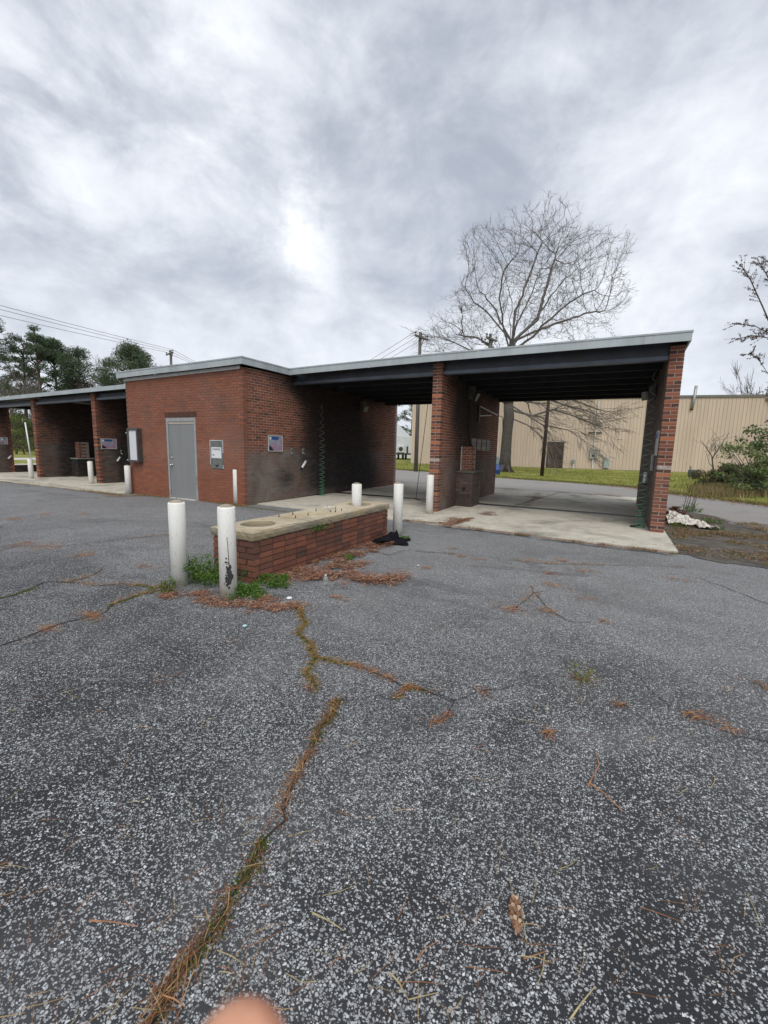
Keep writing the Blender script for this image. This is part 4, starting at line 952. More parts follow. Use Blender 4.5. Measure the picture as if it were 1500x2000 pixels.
def needles(name, P, S, N, L=(.07, .16), wdt=.0011, zr=(.006, .02), cols=None, dirs=None, label=None, tri=False):
    """N thin strips scattered round the points P (list of Vector) with spread S (list)"""
    idx = rng.integers(0, len(P), N); C = np.array([[p.x, p.y, p.z] for p in P])[idx]; sp = np.array(S)[idx]
    C[:, 0] += rng.normal(0, 1, N)*sp; C[:, 1] += rng.normal(0, 1, N)*sp; C[:, 2] += rng.uniform(zr[0], zr[1], N)
    an = rng.uniform(0, math.pi, N) if dirs is None else np.array(dirs)[idx]+rng.normal(0, .65, N)
    ln = rng.uniform(L[0], L[1], N)/2; dx, dy = np.cos(an)*ln, np.sin(an)*ln; w_ = wdt*rng.uniform(.7, 1.5, N); nx_, ny_ = -np.sin(an)*w_, np.cos(an)*w_
    tz = rng.uniform(-.5, 1.0, N)*.008
    cv = rng.normal(0, .12, N)*ln
    A = np.stack([C[:, 0]-dx-nx_, C[:, 1]-dy-ny_, C[:, 2]-tz*.3], 1); B = np.stack([C[:, 0]-dx+nx_, C[:, 1]-dy+ny_, C[:, 2]-tz*.3+.001], 1)
    M1 = np.stack([C[:, 0]-np.sin(an)*cv+nx_, C[:, 1]+np.cos(an)*cv+ny_, C[:, 2]+.003], 1); M2 = np.stack([C[:, 0]-np.sin(an)*cv-nx_, C[:, 1]+np.cos(an)*cv-ny_, C[:, 2]+.002], 1)
    E1 = np.stack([C[:, 0]+dx+nx_*.5, C[:, 1]+dy+ny_*.5, C[:, 2]+tz], 1); E2 = np.stack([C[:, 0]+dx-nx_*.5, C[:, 1]+dy-ny_*.5, C[:, 2]+tz], 1)
    V = np.stack([A, B, M1, M2, E1, E2], 1).reshape(-1, 3); V[:, 2] = np.maximum(V[:, 2], .0055+ (C[:, 2].repeat(6) > .03)*.0)
    b0 = np.arange(N)*6; F = np.concatenate([np.stack([b0, b0+1, b0+2, b0+3], 1), np.stack([b0+3, b0+2, b0+4, b0+5], 1)])
    pal = np.array(cols if cols is not None else [(.26, .10, .035), (.33, .15, .055), (.20, .075, .03), (.36, .21, .09), (.14, .055, .03)])
    cc = pal[rng.integers(0, len(pal), N)]*rng.uniform(.7, 1.25, (N, 1)); cc = np.concatenate([cc, cc])
    o = soup(name, V, F, M_STRAW, None, 'stuff', cc)
    if label: o['label'] = label
    return o
def sampl(keys, dens_fn=None):
    P = []
    for k in keys: P += CR[k]
    return P
def ad(pix, z=0): return [at(u, v, 'z', z) for u, v in pix]
# dense straw along the main crack, directed along it
P = CR['c2']; D_ = [math.atan2((P[min(i+1, len(P)-1)]-P[max(i-1, 0)]).y, (P[min(i+1, len(P)-1)]-P[max(i-1, 0)]).x) for i in range(len(P))]
wt = [min(1, max(.12, mnoise.noise(p*3.1)*1.3+.75)) for p in P]; sel = [i for i in range(len(P)) for _ in range(int(wt[i]*6))]
needles('pine_straw', [P[i] for i in sel], [.024 if i > len(P)*.45 else .008 for i in sel], 390, (.04, .15), .0010, cols=[(.24, .10, .045), (.30, .15, .07), (.18, .075, .035), (.38, .25, .13), (.12, .06, .035)], dirs=[D_[i] for i in sel], label='brown pine straw caught in the long crack towards the camera')
needles('pine_straw', CR['main']+CR['br1'][:25], [.022]*(len(CR['main'])+len(CR['br1'][:25])), 420, (.03, .07), .0012, cols=[(.24, .12, .04), (.28, .16, .06), (.17, .12, .04)])
P = [p for p in CR['c3b'] if mnoise.noise(p*3+Vector((2, 2, 2))) > .0]+CR['c3'][:12]; needles('pine_straw', P, [.018]*len(P), 190, (.04, .09), .0011)
P = [p for k in ('l1', 'l2', 'l3', 'l4', 'r1', 'r2', 'r4', 'r5') for p in CR[k] if mnoise.noise(p*1.6) > .12]
needles('pine_straw', P, [.035]*len(P), 620, (.03, .10), .0015, cols=[(.25, .12, .05), (.3, .17, .07), (.16, .12, .05), (.33, .2, .08)])
spots = [(1085, 1145, .10), (1155, 1172, .08), (1082, 1122, .07), (1050, 1096, .10), (1150, 1118, .11), (1100, 1096, .05), (1330, 1133, .08), (1000, 1190, .09), (1070, 1195, .05), (880, 1072, .05), (935, 1093, .06), (905, 1088, .05), (46, 1065, .14), (105, 1068, .15), (160, 1085, .12), (295, 1108, .08), (85, 1230, .06), (190, 1205, .06), (180, 1203, .05), (658, 1170, .05), (770, 1130, .06), (830, 1110, .05), (1140, 1330, .03), (1380, 1410, .05), (1350, 1400, .03), (1415, 1425, .03), (1205, 1375, .02), (940, 1350, .03), (1485, 1340, .05), (1180, 1215, .04), (960, 1010, .0), (28, 1015, .12), (165, 1005, .1), (600, 1345, .02), (1000, 1025, .06), (1075, 1435, .02), (90, 1005, .1)]
P, S = [], []
for u, v, s_ in spots:
    if s_ > 0:
        c_ = at(u, v)
        for _ in range(max(3, int(s_*120))): q = c_ + Vector((rng.normal(0, s_*.9), rng.normal(0, s_*.5), 0)); P.append(q); S.append(s_*.55)
needles('pine_straw', P, S, 1700, (.03, .12), .0012, label='small scattered drifts of pine straw on the asphalt')
# scattered single needles and twigs over the near asphalt
P = [at(rng.uniform(-50, 1550), 1150+850*rng.random()**.8) for _ in range(260)]
needles('loose_needles', P, [.03]*len(P), 330, (.04, .13), .0008, cols=[(.2, .09, .04), (.3, .2, .1), (.13, .07, .04), (.32, .26, .13)])
# litter pile beside the island
P, S = [], []
pile = [(560, 1130), (600, 1118), (640, 1105), (680, 1085), (710, 1072), (740, 1068), (620, 1128), (660, 1122), (700, 1128), (730, 1138), (765, 1131), (690, 1105), (650, 1090)]
for (u, v) in pile:
    c_ = at(u, v)
    for _ in range(14): q = c_+Vector((rng.normal(0, .10), rng.normal(0, .12), abs(rng.normal(0, .012)))); q.x = max(q.x, IX1+.02); P.append(q); S.append(.05)
LC = [(.24, .10, .06), (.30, .13, .075), (.16, .065, .04), (.34, .18, .11), (.09, .045, .03), (.40, .26, .18), (.13, .08, .05)]
needles('leaf_litter', P, S, 5200, (.02, .075), .0035, (.004, .035), LC, label='rust brown bark and leaf litter piled along the island foot')
P = ad([(330, 1165), (400, 1172), (430, 1180), (470, 1180), (500, 1185), (540, 1188), (575, 1185), (390, 1160), (520, 1172)]); needles('leaf_litter', P, [.06]*len(P), 1700, (.02, .07), .0026, (.002, .02), LC, label='thin brown litter in front of the scarred bollard')
P = wob(path_pts([(790, 1016), (850, 1022), (890, 1020), (920, 1012), (880, 1028), (940, 1034), (1000, 1042), (1060, 1050), (1150, 1062), (1250, 1073), (1315, 1082)], .03), .08, 4)
wts = [p for p in P if mnoise.noise(p*1.5) > -.25 or p.x < 6]
needles('leaf_litter', wts, [.035]*len(wts), 3600, (.02, .06), .003, (.002, .015), LC, label='leaf litter line where the asphalt meets the bay slab')
P = ad([(880, 1018), (890, 1014), (905, 1017), (870, 1025)], .03); needles('leaf_litter', P, [.09]*len(P), 900, (.02, .06), .0035, (.002, .02), LC)
P = ad([(945, 1004), (955, 1001), (960, 1006)], .03); needles('leaf_litter', P, [.07]*len(P), 220, (.03, .07), .005, (.002, .02), LC)
P = ad([(1040, 971), (1150, 966), (1180, 966), (1200, 969), (990, 955), (1000, 955), (1100, 962)], .03); needles('leaf_litter', P, [.16]*len(P), 900, (.04, .09), .006, (.002, .02), LC)
P = path_pts([(205, 970), (240, 970), (300, 967), (330, 970)], 0)+path_pts([(0, 941), (60, 946), (130, 954), (230, 968)], 0); needles('leaf_litter', P, [.09]*len(P), 3600, (.03, .09), .003, (.002, .03), LC[:4]+[(.25, .24, .09), (.18, .2, .06)], label='dry litter along the left bay slab and office wall')
P = path_pts([(395, 978), (440, 985), (475, 990), (520, 995), (560, 1000)], 0); needles('leaf_litter', P, [.03]*len(P), 900, (.02, .07), .003, (.002, .03), [(.2, .2, .07), (.25, .16, .07), (.12, .15, .04)])
P = wob(path_pts([(1052, 962), (1046, 972), (1035, 980), (1027, 989)], .03), .06, 4); needles('leaf_litter', P, [.07]*len(P), 500, (.02, .07), .005, (.002, .02), LC)
# moss and grass in the cracks
def tufts(name, P, S, N, h=(.01, .03), w_=.003, cols=None, flat=.6, label=None, parent=None, kind='stuff', lean=.6):
    idx = rng.integers(0, len(P), N); C = np.array([[p.x, p.y, p.z] for p in P])[idx]; sp = np.array(S)[idx]
    C[:, 0] += rng.normal(0, 1, N)*sp; C[:, 1] += rng.normal(0, 1, N)*sp
    an = rng.uniform(0, 2*math.pi, N); hh = rng.uniform(h[0], h[1], N); ww = w_*rng.uniform(.6, 1.4, N); le = hh*lean*rng.uniform(-1, 1, N)
    dx, dy = np.cos(an), np.sin(an)
    A = np.stack([C[:, 0]-dy*ww, C[:, 1]+dx*ww, C[:, 2]], 1); B = np.stack([C[:, 0]+dy*ww, C[:, 1]-dx*ww, C[:, 2]], 1); T_ = np.stack([C[:, 0]+dx*le, C[:, 1]+dy*le, C[:, 2]+hh], 1)
    V = np.stack([A, B, T_], 1).reshape(-1, 3); F = np.arange(N*3).reshape(-1, 3)
    pal = np.array(cols if cols is not None else [(.16, .19, .03), (.11, .15, .025), (.2, .2, .05), (.08, .12, .02)]); cc = pal[rng.integers(0, len(pal), N)]*rng.uniform(.7, 1.3, (N, 1))
    o = soup(name, V, F, M_TINT, parent, kind, cc)
    if label: o['label'] = label
    return o
P = [p for k in ('main', 'br1', 'c2', 'c2') for p in CR[k] if mnoise.noise(p*2.1+Vector((4, 4, 4))) > -.15]+[p for k in ('r1', 'l1', 'l2', 'l3') for p in CR[k] if mnoise.noise(p*2.1+Vector((4, 4, 4))) > .12]+[p for p in CR['c3b'] if mnoise.noise(p*4) > .1]
tufts('moss', P, [.015]*len(P), 8500, (.003, .014), .003, label='yellow-green moss in the pavement cracks')
P = [q for q in wob(path_pts([(800, 1017), (920, 1032), (1100, 1057), (1200, 1067), (1315, 1082)], 0), .05, 4) if mnoise.noise(q*2.5) > .05]+[at(u, v) for u, v in ((1280, 1068), (1200, 1062), (1150, 1058), (1285, 1070), (1240, 1068))]
tufts('slab_edge_grass', P, [.03]*len(P), 1500, (.02, .07), .003)
P = [p for p in path_pts([(30, 942), (110, 950), (150, 956), (240, 968)], 0)]+[p for p in path_pts([(262, 968), (330, 972), (395, 978), (475, 990)], 0)]
tufts('wall_foot_grass', P, [.05]*len(P), 2600, (.02, .08), .004, cols=[(.2, .19, .06), (.3, .24, .1), (.1, .13, .03)])
# weeds: leafy clumps
def weed(c, rad, h, n, label, cols=None, leaf=.016, squash=1.0):
    e = empty('weed_clump', (c.x, c.y, 0), label, 'weeds', 'green weeds growing out of the asphalt')
    r2 = random.Random(int(n+c.x*100)); ns = max(4, int(n/70)); m = MB(); C = []
    for k in range(ns):
        a = r2.uniform(0, 6.28); r0 = rad*r2.random()**.6*(1+.45*math.sin(a*3+c.y*5)); b0 = Vector((c.x+r0*math.cos(a), c.y+r0*math.sin(a)*squash, 0)); hh = h*r2.uniform(.25, 1)*(1-.45*min(1, r0/rad))
        tip = b0+Vector((r2.gauss(0, .25)*hh+math.cos(a)*hh*.3, r2.gauss(0, .25)*hh+math.sin(a)*hh*.3, hh)); md = b0.lerp(tip, .5)+Vector((0, 0, hh*.12)); m.tube([b0, md, tip], [.0022, .0018, .001], 4, cap=False)
        for q in range(int(n/ns)):
            t = r2.random()**.7; p_ = (b0.lerp(md, t*2) if t < .5 else md.lerp(tip, t*2-1)); sp_ = leaf*(1.0+1.3*(1-t)); C.append((p_.x+r2.gauss(0, sp_), p_.y+r2.gauss(0, sp_), max(.006, p_.z+r2.gauss(0, sp_*.6))))
    N = len(C); C = np.array(C)
    d1 = rng.normal(0, 1, (N, 3)); d1[:, 2] = np.abs(d1[:, 2])*.5; d1 /= np.linalg.norm(d1, axis=1)[:, None]; d2 = np.cross(d1, rng.normal(0, 1, (N, 3))); d2 /= np.linalg.norm(d2, axis=1)[:, None]
    s = leaf*rng.uniform(.4, 1.25, (N, 1))*.8; V = np.stack([C-d1*s, C+d2*s*.5, C+d1*s, C-d2*s*.5], 1).reshape(-1, 3); V[:, 2] = np.maximum(V[:, 2], .006)
    pal = np.array(cols or [(.07, .16, .025), (.10, .21, .035), (.05, .12, .022), (.15, .25, .05), (.13, .18, .045)]); cc = pal[rng.integers(0, len(pal), N)]*rng.uniform(.65, 1.3, (N, 1))
    soup('leaves', V, np.arange(N*4).reshape(-1, 4), M_TINT, e, None, cc)
    m.build('stems', simple('stem_green', (.09, .14, .04), .8, .2, 9), e)
    return e
weed(at(395, 1135), .24, .38, 3600, 'tall dark green weeds between the two near bollards')
weed(Vector((4.45, -4.68, 0)), .14, .42, 900, 'upright weed against the near end of the brick island')
weed(at(480, 1160), .19, .12, 2200, 'low bright green clover right of the scarred bollard')
weed(at(535, 1140), .17, .15, 2000, 'low clover patch at the near right corner of the island')
weed(at(520, 1122), .07, .30, 800, 'spindly weed climbing the near right corner of the island')
weed(at(312, 1158), .07, .16, 500, 'sparse thin weed left of the left near bollard', [(.13, .17, .05), (.2, .2, .07)])
weed(at(675, 1092), .09, .07, 700, 'low green tuft in the litter along the island side')
weed(Vector((4.755, -3.0, 0)), .03, .03, 60, 'tiny green sprout at the island foot')
weed(at(1138, 1330), .018, .12, 90, 'small lone grass tuft on the right asphalt', [(.18, .2, .06), (.25, .2, .08)], .02)
weed(at(788, 1052), .07, .06, 350, 'green tuft at the foot of the far right island bollard')
weed(at(1348, 1000), .22, .32, 1500, 'green weeds behind the right pier beside dead stalks')
weed(at(1390, 1022), .16, .15, 700, 'green weeds beyond the white sheet')
weed(at(1400, 1035), .10, .08, 400, 'small green weed at the tip of the white sheet')
weed(at(1322, 1030), .14, .10, 600, 'low weeds in front of the white sheet by the pier')
sp = IX1+.03
e = empty('ivy_sprig', (IX1, -3.3, .4), 'small fern-like sprig growing from under the island cap', 'weeds')
N = 170; C = np.stack([np.full(N, IX1+.03)+rng.uniform(-.01, .03, N), -3.35+rng.normal(0, .13, N), .46+rng.normal(0, .025, N)], 1); d1 = rng.normal(0, 1, (N, 3)); d1 /= np.linalg.norm(d1, axis=1)[:, None]; d2 = np.cross(d1, rng.normal(0, 1, (N, 3))); d2 /= np.linalg.norm(d2, axis=1)[:, None]; V = np.stack([C-d1*.013, C+d2*.006, C+d1*.013, C-d2*.006], 1).reshape(-1, 3)
soup('leaves', V, np.arange(N*4).reshape(-1, 4), M_TINT, e, None, np.tile([[.06, .13, .03]], (N, 1))*rng.uniform(.7, 1.4, (N, 1)))
# debris patch vegetation (right)
P = [Vector((rng.uniform(9.2, 11.4), rng.uniform(-.3, 5.2), .008)) for _ in range(500)]; P = [p for p in P if mnoise.noise(p*1.4) > .02]
tufts('debris_grass', P, [.06]*len(P), 6000, (.015, .07), .004, cols=[(.12, .15, .03), (.22, .19, .07), (.28, .18, .09), (.09, .12, .03)])
needles('debris_straw', P, [.12]*len(P), 5000, (.03, .12), .003, (.008, .03), LC+[(.3, .22, .12)])
# dead stalks
e = empty('dead_stalks', tuple(at(1342, 998)), 'cluster of leafless dark stalks behind the right pier', 'dead plant')
r_ = random.Random(12)
for k in range(6):
    b0 = at(1333+k*4, 999); q = b0+Vector((r_.uniform(-.02, .12), r_.uniform(-.1, .1), r_.uniform(.45, .72)))
    m = MB(); m.tube([b0, b0.lerp(q, .5)+Vector((.02, 0, 0)), q], [.008, .006, .002], 5)
    for j in range(5): s_ = b0.lerp(q, .4+.12*j); m.tube([s_, s_+Vector((r_.uniform(-.05, .05), r_.uniform(-.05, .05), .04))], .003, 4)
    m.build('stalk', M_RUST if k % 2 else M_DARK, e)
# crumpled white sheet
def crumple(name, outline_fn, nx, ny, zf, mat, label, cat, thick=.006, smooth=False):
    V = []; F = []
    for a in range(nx+1):
        for c_ in range(ny+1): p = outline_fn(a/nx, c_/ny); V.append((p[0], p[1], zf(a/nx, c_/ny, p)))
    for a in range(nx):
        for c_ in range(ny): q = a*(ny+1)+c_; F.append((q, q+ny+1, q+ny+2, q+1))
    m = MB(); m.v = V; m.f = F; o = m.build(name, mat, None, smooth); s_ = o.modifiers.new('thickness', 'SOLIDIFY'); s_.thickness = thick
    return tag(o, label, cat)
A0, A1, B0, B1 = at(1304, 1010), at(1402, 1034), at(1300, 1022), at(1395, 1040)
def outl(u, v):
    a = A0.lerp(A1, u); c_ = B0.lerp(B1, u); wd_ = (1-.72*u**1.5)*(1+.2*math.sin(u*17)); mid_ = (a+c_)/2; d_ = (c_-a)*.5*wd_
    return (mid_.x+d_.x*(2*v-1)*1.3+.05*math.sin(v*9+u*4), mid_.y+d_.y*(2*v-1)*1.3+.04*math.sin(u*23))
crumple('white_sheet', outl, 34, 16, lambda u, v, p: .02+.12*math.exp(-(abs(u-.33)/.2))*math.exp(-((v-.35)/.5)**2)+.07*math.exp(-((u-.1)/.1)**2)*(1-v)+.12*abs(mnoise.noise(Vector((p[0]*5, p[1]*5, 2))))+.06*abs(mnoise.noise(Vector((p[0]*14, p[1]*14, 5)))), M_TARP, 'crumpled dirty white sheet lying on the soil beside the right pier', 'sheet', .01)
m = MB(); r_ = random.Random(8); c0 = at(1318, 1008)
V = []; nn = 12
for i in range(60):
    a = r_.uniform(0, 6.28); rr = r_.uniform(.02, .28); q = c0+Vector((rr*math.cos(a), rr*math.sin(a), .02+.24*(1-rr/.28)*r_.random())); d_ = Vector((r_.uniform(-1, 1), r_.uniform(-1, 1), r_.uniform(-.4, .4))).normalized()*r_.uniform(.05, .12); s_ = Vector((r_.uniform(-1, 1), r_.uniform(-1, 1), .3)).normalized()*.03
    q.z = max(q.z, .05); m.box(q, (.16*r_.random()+.05, .09*r_.random()+.03, .02), d_.to_track_quat('X', 'Z').to_matrix())
tag(m.build('bark_heap', M_RUST), 'heap of dark rust-brown broken bark and scrap behind the white sheet', 'debris')
# black cloth beside island bollard
A0, A1, B0, B1 = at(712, 1068), at(796, 1066), at(745, 1050), at(798, 1055)
def outl2(u, v):
    a = A0.lerp(A1, u); c_ = B0.lerp(B1, u); p = a.lerp(c_, v); return (p.x+.03*math.sin(v*8+u*7), p.y+.03*math.sin(u*11+v*3))
crumple('black_cloth', outl2, 26, 14, lambda u, v, p: .012+.16*math.exp(-abs(u-.62)/.14-((v-.55)/.35)**2)+.08*math.exp(-((u-.4)/.2)**2)+.03*abs(mnoise.noise(Vector((p[0]*9, p[1]*9, 2)))), M_CLOTH, 'crumpled black cloth on the ground at the foot of the island bollard', 'cloth', .006)
# bottle
bp_ = at(636, 1143); e = empty('plastic_bottle', tuple(bp_), 'small clear plastic bottle standing in the litter beside the island', 'bottle')
mg, nb, bs = new_mat('clear_plastic', .12, .5); bs.inputs['Transmission Weight'].default_value = .85; bs.inputs['Base Color'].default_value = (.8, .85, .85, 1)
MB().lathe(tuple(bp_), [(.001, .004), (.024, .005), (.026, .015), (.025, .06), (.026, .075), (.02, .09), (.010, .1), (.010, .108)], 16).build('body', mg, e, True)
MB().lathe((bp_.x, bp_.y, .108), [(.0125, 0), (.0125, .014), (.004, .015)], 12).build('cap', M_WHT, e)
# small bits
for (u, v, s_, lab) in ((817, 1105, .016, 'small white pebble right of the litter pile'), (478, 1224, .02, 'pale blue bottle cap lying on the near asphalt'), (565, 1170, .03, 'crushed pale paper scrap in front of the clover'), (1245, 1023, .012, 'tiny white chip on the bay slab near the right pier')):
    p = at(u, v); m = MB(); m.lathe((p.x, p.y, .032 if v < 1050 else .006), [(s_*.9, 0), (s_, s_*.2), (s_*.7, s_*.45), (s_*.1, s_*.5)], 8); tag(m.build('litter_bit', M_PAPER if 'blue' not in lab else simple('pale_blue', (.4, .6, .65), .5, .1, 9)), lab, 'litter')
# twigs
def twig(name, pix, r0, label, mat=M_RUST):
    P = [at(u, v) for u, v in pix]; P = [Vector((p.x, p.y, .01+.006*(i % 2))) for i, p in enumerate(P)]
    m = MB(); m.tube(P, [r0*(1-.6*i/(len(P)-1)) for i in range(len(P))], 5)
    return tag(m.build(name, mat), label, 'twig', 'twigs and needles lying on the near asphalt')
M_TW = simple('dry_twig', (.30, .15, .08), .8, .3, 30); M_STR = simple('dry_straw', (.34, .28, .15), .8, .3, 30)
twig('twig', [(1148, 1540), (1158, 1520), (1170, 1498), (1162, 1470)], .004, 'short reddish twig forking near the right', M_TW)
twig('twig', [(1150, 1532), (1180, 1556), (1205, 1578), (1218, 1592)], .004, 'long reddish twig slanting down to the right', M_TW)
twig('twig', [(175, 1803), (220, 1809), (270, 1814)], .003, 'straight reddish twig low on the left', M_TW)
twig('twig', [(610, 1788), (640, 1805), (672, 1823)], .003, 'straw-coloured needle pair left of the pine cone', M_STR)
twig('twig', [(762, 1905), (780, 1930), (797, 1958), (855, 1948)], .0025, 'thin bent twig at the bottom centre', M_STR)
twig('twig', [(812, 1882), (832, 1860), (858, 1842)], .0025, 'small brown twig below centre', M_TW)
twig('twig', [(1112, 1998), (1135, 1968), (1162, 1932)], .003, 'straw blade at the bottom right', M_STR)
twig('twig', [(1022, 1878), (1065, 1867)], .0025, 'short twig under the pine cone', M_TW)
twig('twig', [(1063, 1870), (1060, 1900), (1050, 1928)], .0022, 'thin straw hanging below the short twig', M_STR)
# pine cone
pc0 = at(1009, 1800); e = empty('pine_cone', tuple(pc0), 'single brown pine cone lying on the near asphalt', 'pine cone')
ax_ = (at(1010, 1835)-at(1005, 1765)); L = ax_.length; ax_.normalize(); cx0 = at(1005, 1768); cx0.z = .024
mcone = simple('cone_scale', (.20, .10, .055), .7, .35, 60); mtip = simple('cone_tip', (.42, .30, .20), .7, .3, 60)
MB().tube([cx0, cx0+ax_*L], [.006, .005], 6).build('core', M_RUST, e)
side = ax_.cross(Vector((0, 0, 1))).normalized(); up_ = side.cross(ax_)
sm = None; ksc = 0
for k in range(64):
    t = k/64; an = k*2.39996; rr = .020*math.sin(math.pi*(.12+.83*t))+.003; rd = side*math.cos(an)+up_*math.sin(an); c_ = cx0+ax_*(L*t)
    tip = c_+rd*rr-ax_*.007; tang = ax_.cross(rd); base_ = c_+rd*.003+ax_*.004
    m = MB(); wv = .0068; m.v = [tuple(base_-tang*.002), tuple(base_+tang*.002), tuple(tip+tang*wv), tuple(tip-tang*wv), tuple(tip+rd*.002-ax_*.003), tuple((base_+tip)/2+ax_*.003)]
    m.f = [(0, 1, 2, 3), (3, 2, 4), (0, 3, 5), (3, 4, 5), (4, 2, 5), (2, 1, 5), (1, 0, 5)]
    if tip.z < .002: continue
    m.build('scale', mcone if k % 3 else mtip, e)
m = MB(); m.tube([at(993, 1718)+Vector((0, 0, .008)), at(1000, 1745)+Vector((0, 0, .012)), at(1006, 1768)+Vector((0, 0, .02))], [.0012, .0015, .002], 5); m.tube([at(1020, 1796)+Vector((0, 0, .01)), at(1026, 1830)+Vector((0, 0, .008)), at(1030, 1850)+Vector((0, 0, .006))], .0013, 5); m.build('needle', M_STR, e)
# loose stones proud of the near asphalt
N = 5200
uu = rng.uniform(-30, 1530, N); vv = 1080+920*rng.random(N)**.6
Q = np.array([tuple(at(u, v)) for u, v in zip(uu, vv)]); s_ = rng.uniform(.0028, .0068, N); th = rng.uniform(0, 6.28, N)
base6 = np.array([(math.cos(a), math.sin(a)) for a in np.linspace(0, 2*math.pi, 6)[:-1]])
Vs = np.zeros((N, 10, 3)); jit = rng.uniform(.65, 1.25, (N, 5))
for k in range(5):
    ca, sa = np.cos(th+k*2*math.pi/5), np.sin(th+k*2*math.pi/5); el = rng.uniform(.6, 1, N)
    Vs[:, k] = np.stack([Q[:, 0]+ca*s_*jit[:, k], Q[:, 1]+sa*s_*jit[:, k]*.8, np.full(N, -.001)], 1); Vs[:, k+5] = np.stack([Q[:, 0]+ca*s_*jit[:, k]*.7, Q[:, 1]+sa*s_*jit[:, k]*.55, s_*.42], 1)
b0 = np.arange(N)*10; F = np.concatenate([np.stack([b0+k, b0+(k+1) % 5, b0+5+(k+1) % 5, b0+5+k], 1) for k in range(5)]+[np.stack([b0+5, b0+6, b0+7, b0+8], 1), np.stack([b0+5, b0+8, b0+9, b0+9], 1)])
F = F[:-N]; T3 = np.stack([b0+5, b0+8, b0+9], 1)
g_ = rng.uniform(.12, .5, N)[:, None]*np.array([[.97, 1, 1.04]]); 
o = soup('aggregate_stones', Vs.reshape(-1, 3), F, M_STRAW, None, 'stuff', np.concatenate([g_]*6)); o['label'] = 'loose pale stone chips proud of the asphalt'

# ------------------------------------------------------------------ grass field blades near the lane
def in_grass(x, y):
    for (x0, y0), (x1, y1) in zip(GE[:-1], GE[1:]):
        if x0 <= x <= x1: return y > y0+(y1-y0)*(x-x0)/(x1-x0)
    return False
P = []
while len(P) < 4200:
    x = rng.uniform(-30, 26); y = rng.uniform(2, 36)
    if in_grass(x, y) and mnoise.noise(Vector((x*.5, y*.5, 3))) > -.3: P.append(Vector((x, y, -.02)))
gcol = [(.22, .28, .05), (.16, .22, .04), (.36, .34, .11), (.28, .31, .08), (.42, .36, .15)]
tufts('lawn_grass', P, [.25]*len(P), 90000, (.04, .14), .012, gcol, label='short patchy lawn beyond the back lane', lean=.9)
P = []
for (x0, y0), (x1, y1) in zip(GE[3:-2], GE[4:-1]):
    for t in np.linspace(0, 1, 60): P.append(Vector((x0+(x1-x0)*t, y0+(y1-y0)*t+.08, -.01)))
tufts('lawn_edge_grass', P, [.16]*len(P), 22000, (.05, .16), .01, [(.12, .19, .03), (.2, .2, .06), (.3, .22, .1)], lean=1)
P = [p for p in P if p.x > 8]; needles('leaf_litter', P, [.5]*len(P), 5000, (.05, .12), .012, (.01, .08), LC, label='brown leaves in the verge on the right')

# ------------------------------------------------------------------ metal warehouse
mbd = empty('metal_warehouse', (5, 40, 0), 'long tan ribbed metal warehouse with a dark door across the lawn', 'building')
PA, PB_ = Vector((-12.0, 36.9, 0)), Vector((18.6, 43.2, 0)); du = (PB_-PA); LW = du.length; du.normalize(); dn = Vector((du.y, -du.x, 0))   # dn points to the camera
HW = 6.95
def wp(s, o_, z): q = PA+du*s+dn*o_; return (q.x, q.y, z)
LT = LW+14
def blk(m, s0, s1, o0, o1, z0, z1): m.hexa([wp(s0, o1, z0), wp(s1, o1, z0), wp(s1, o0, z0), wp(s0, o0, z0), wp(s0, o1, z1), wp(s1, o1, z1), wp(s1, o0, z1), wp(s0, o0, z1)])
core = MB(); blk(core, .03, LT, -24, -.06, -.05, HW-.02); core.build('wall_core', M_TAND, mbd)
pitch = .305; kk = 0; s = 0.0
panel = None
def mk_panel(w_, H_, step=0):
    """one ribbed sheet strip, local x across, y outwards, standing on z=0"""
    m = MB(); pr = [(0, 0), (.02, .0), (.035, .035), (.065, .035), (.08, 0), (w_*.55, 0), (w_*.58, .008), (w_*.66, .008), (w_*.69, 0), (w_-.006, 0)]
    for (a, c_) in zip(pr[:-1], pr[1:]):
        m.hexa([(a[0], -.01-0, 0), (c_[0], -.01, 0), (c_[0], .05*0+0, 0), (a[0], 0, 0), (a[0], -.01, H_), (c_[0], -.01, H_), (c_[0], 0, H_), (a[0], 0, H_)]) if False else None
    n_ = len(pr); V = [(x, y, 0) for x, y in pr]+[(x, y, H_) for x, y in pr]; F = [(i, i+1, n_+i+1, n_+i) for i in range(n_-1)]
    V += [(0, -.03, 0), (w_-.006, -.03, 0), (0, -.03, H_), (w_-.006, -.03, H_)]; q = 2*n_; F += [(q, 0, n_, q+2), (n_-1, q+1, q+3, 2*n_-1)]
    m.v = V; m.f = F; me = bpy.data.meshes.new('wall_panel'); me.from_pydata(V, [], F); me.materials.append(M_TAN); return me
P_long = mk_panel(pitch, HW); P_short = mk_panel(pitch, HW-.35)
ang = math.atan2(du.y, du.x); s_step = 32.4
doorS = None
pd = at(1082, 911, 'z', 0); 
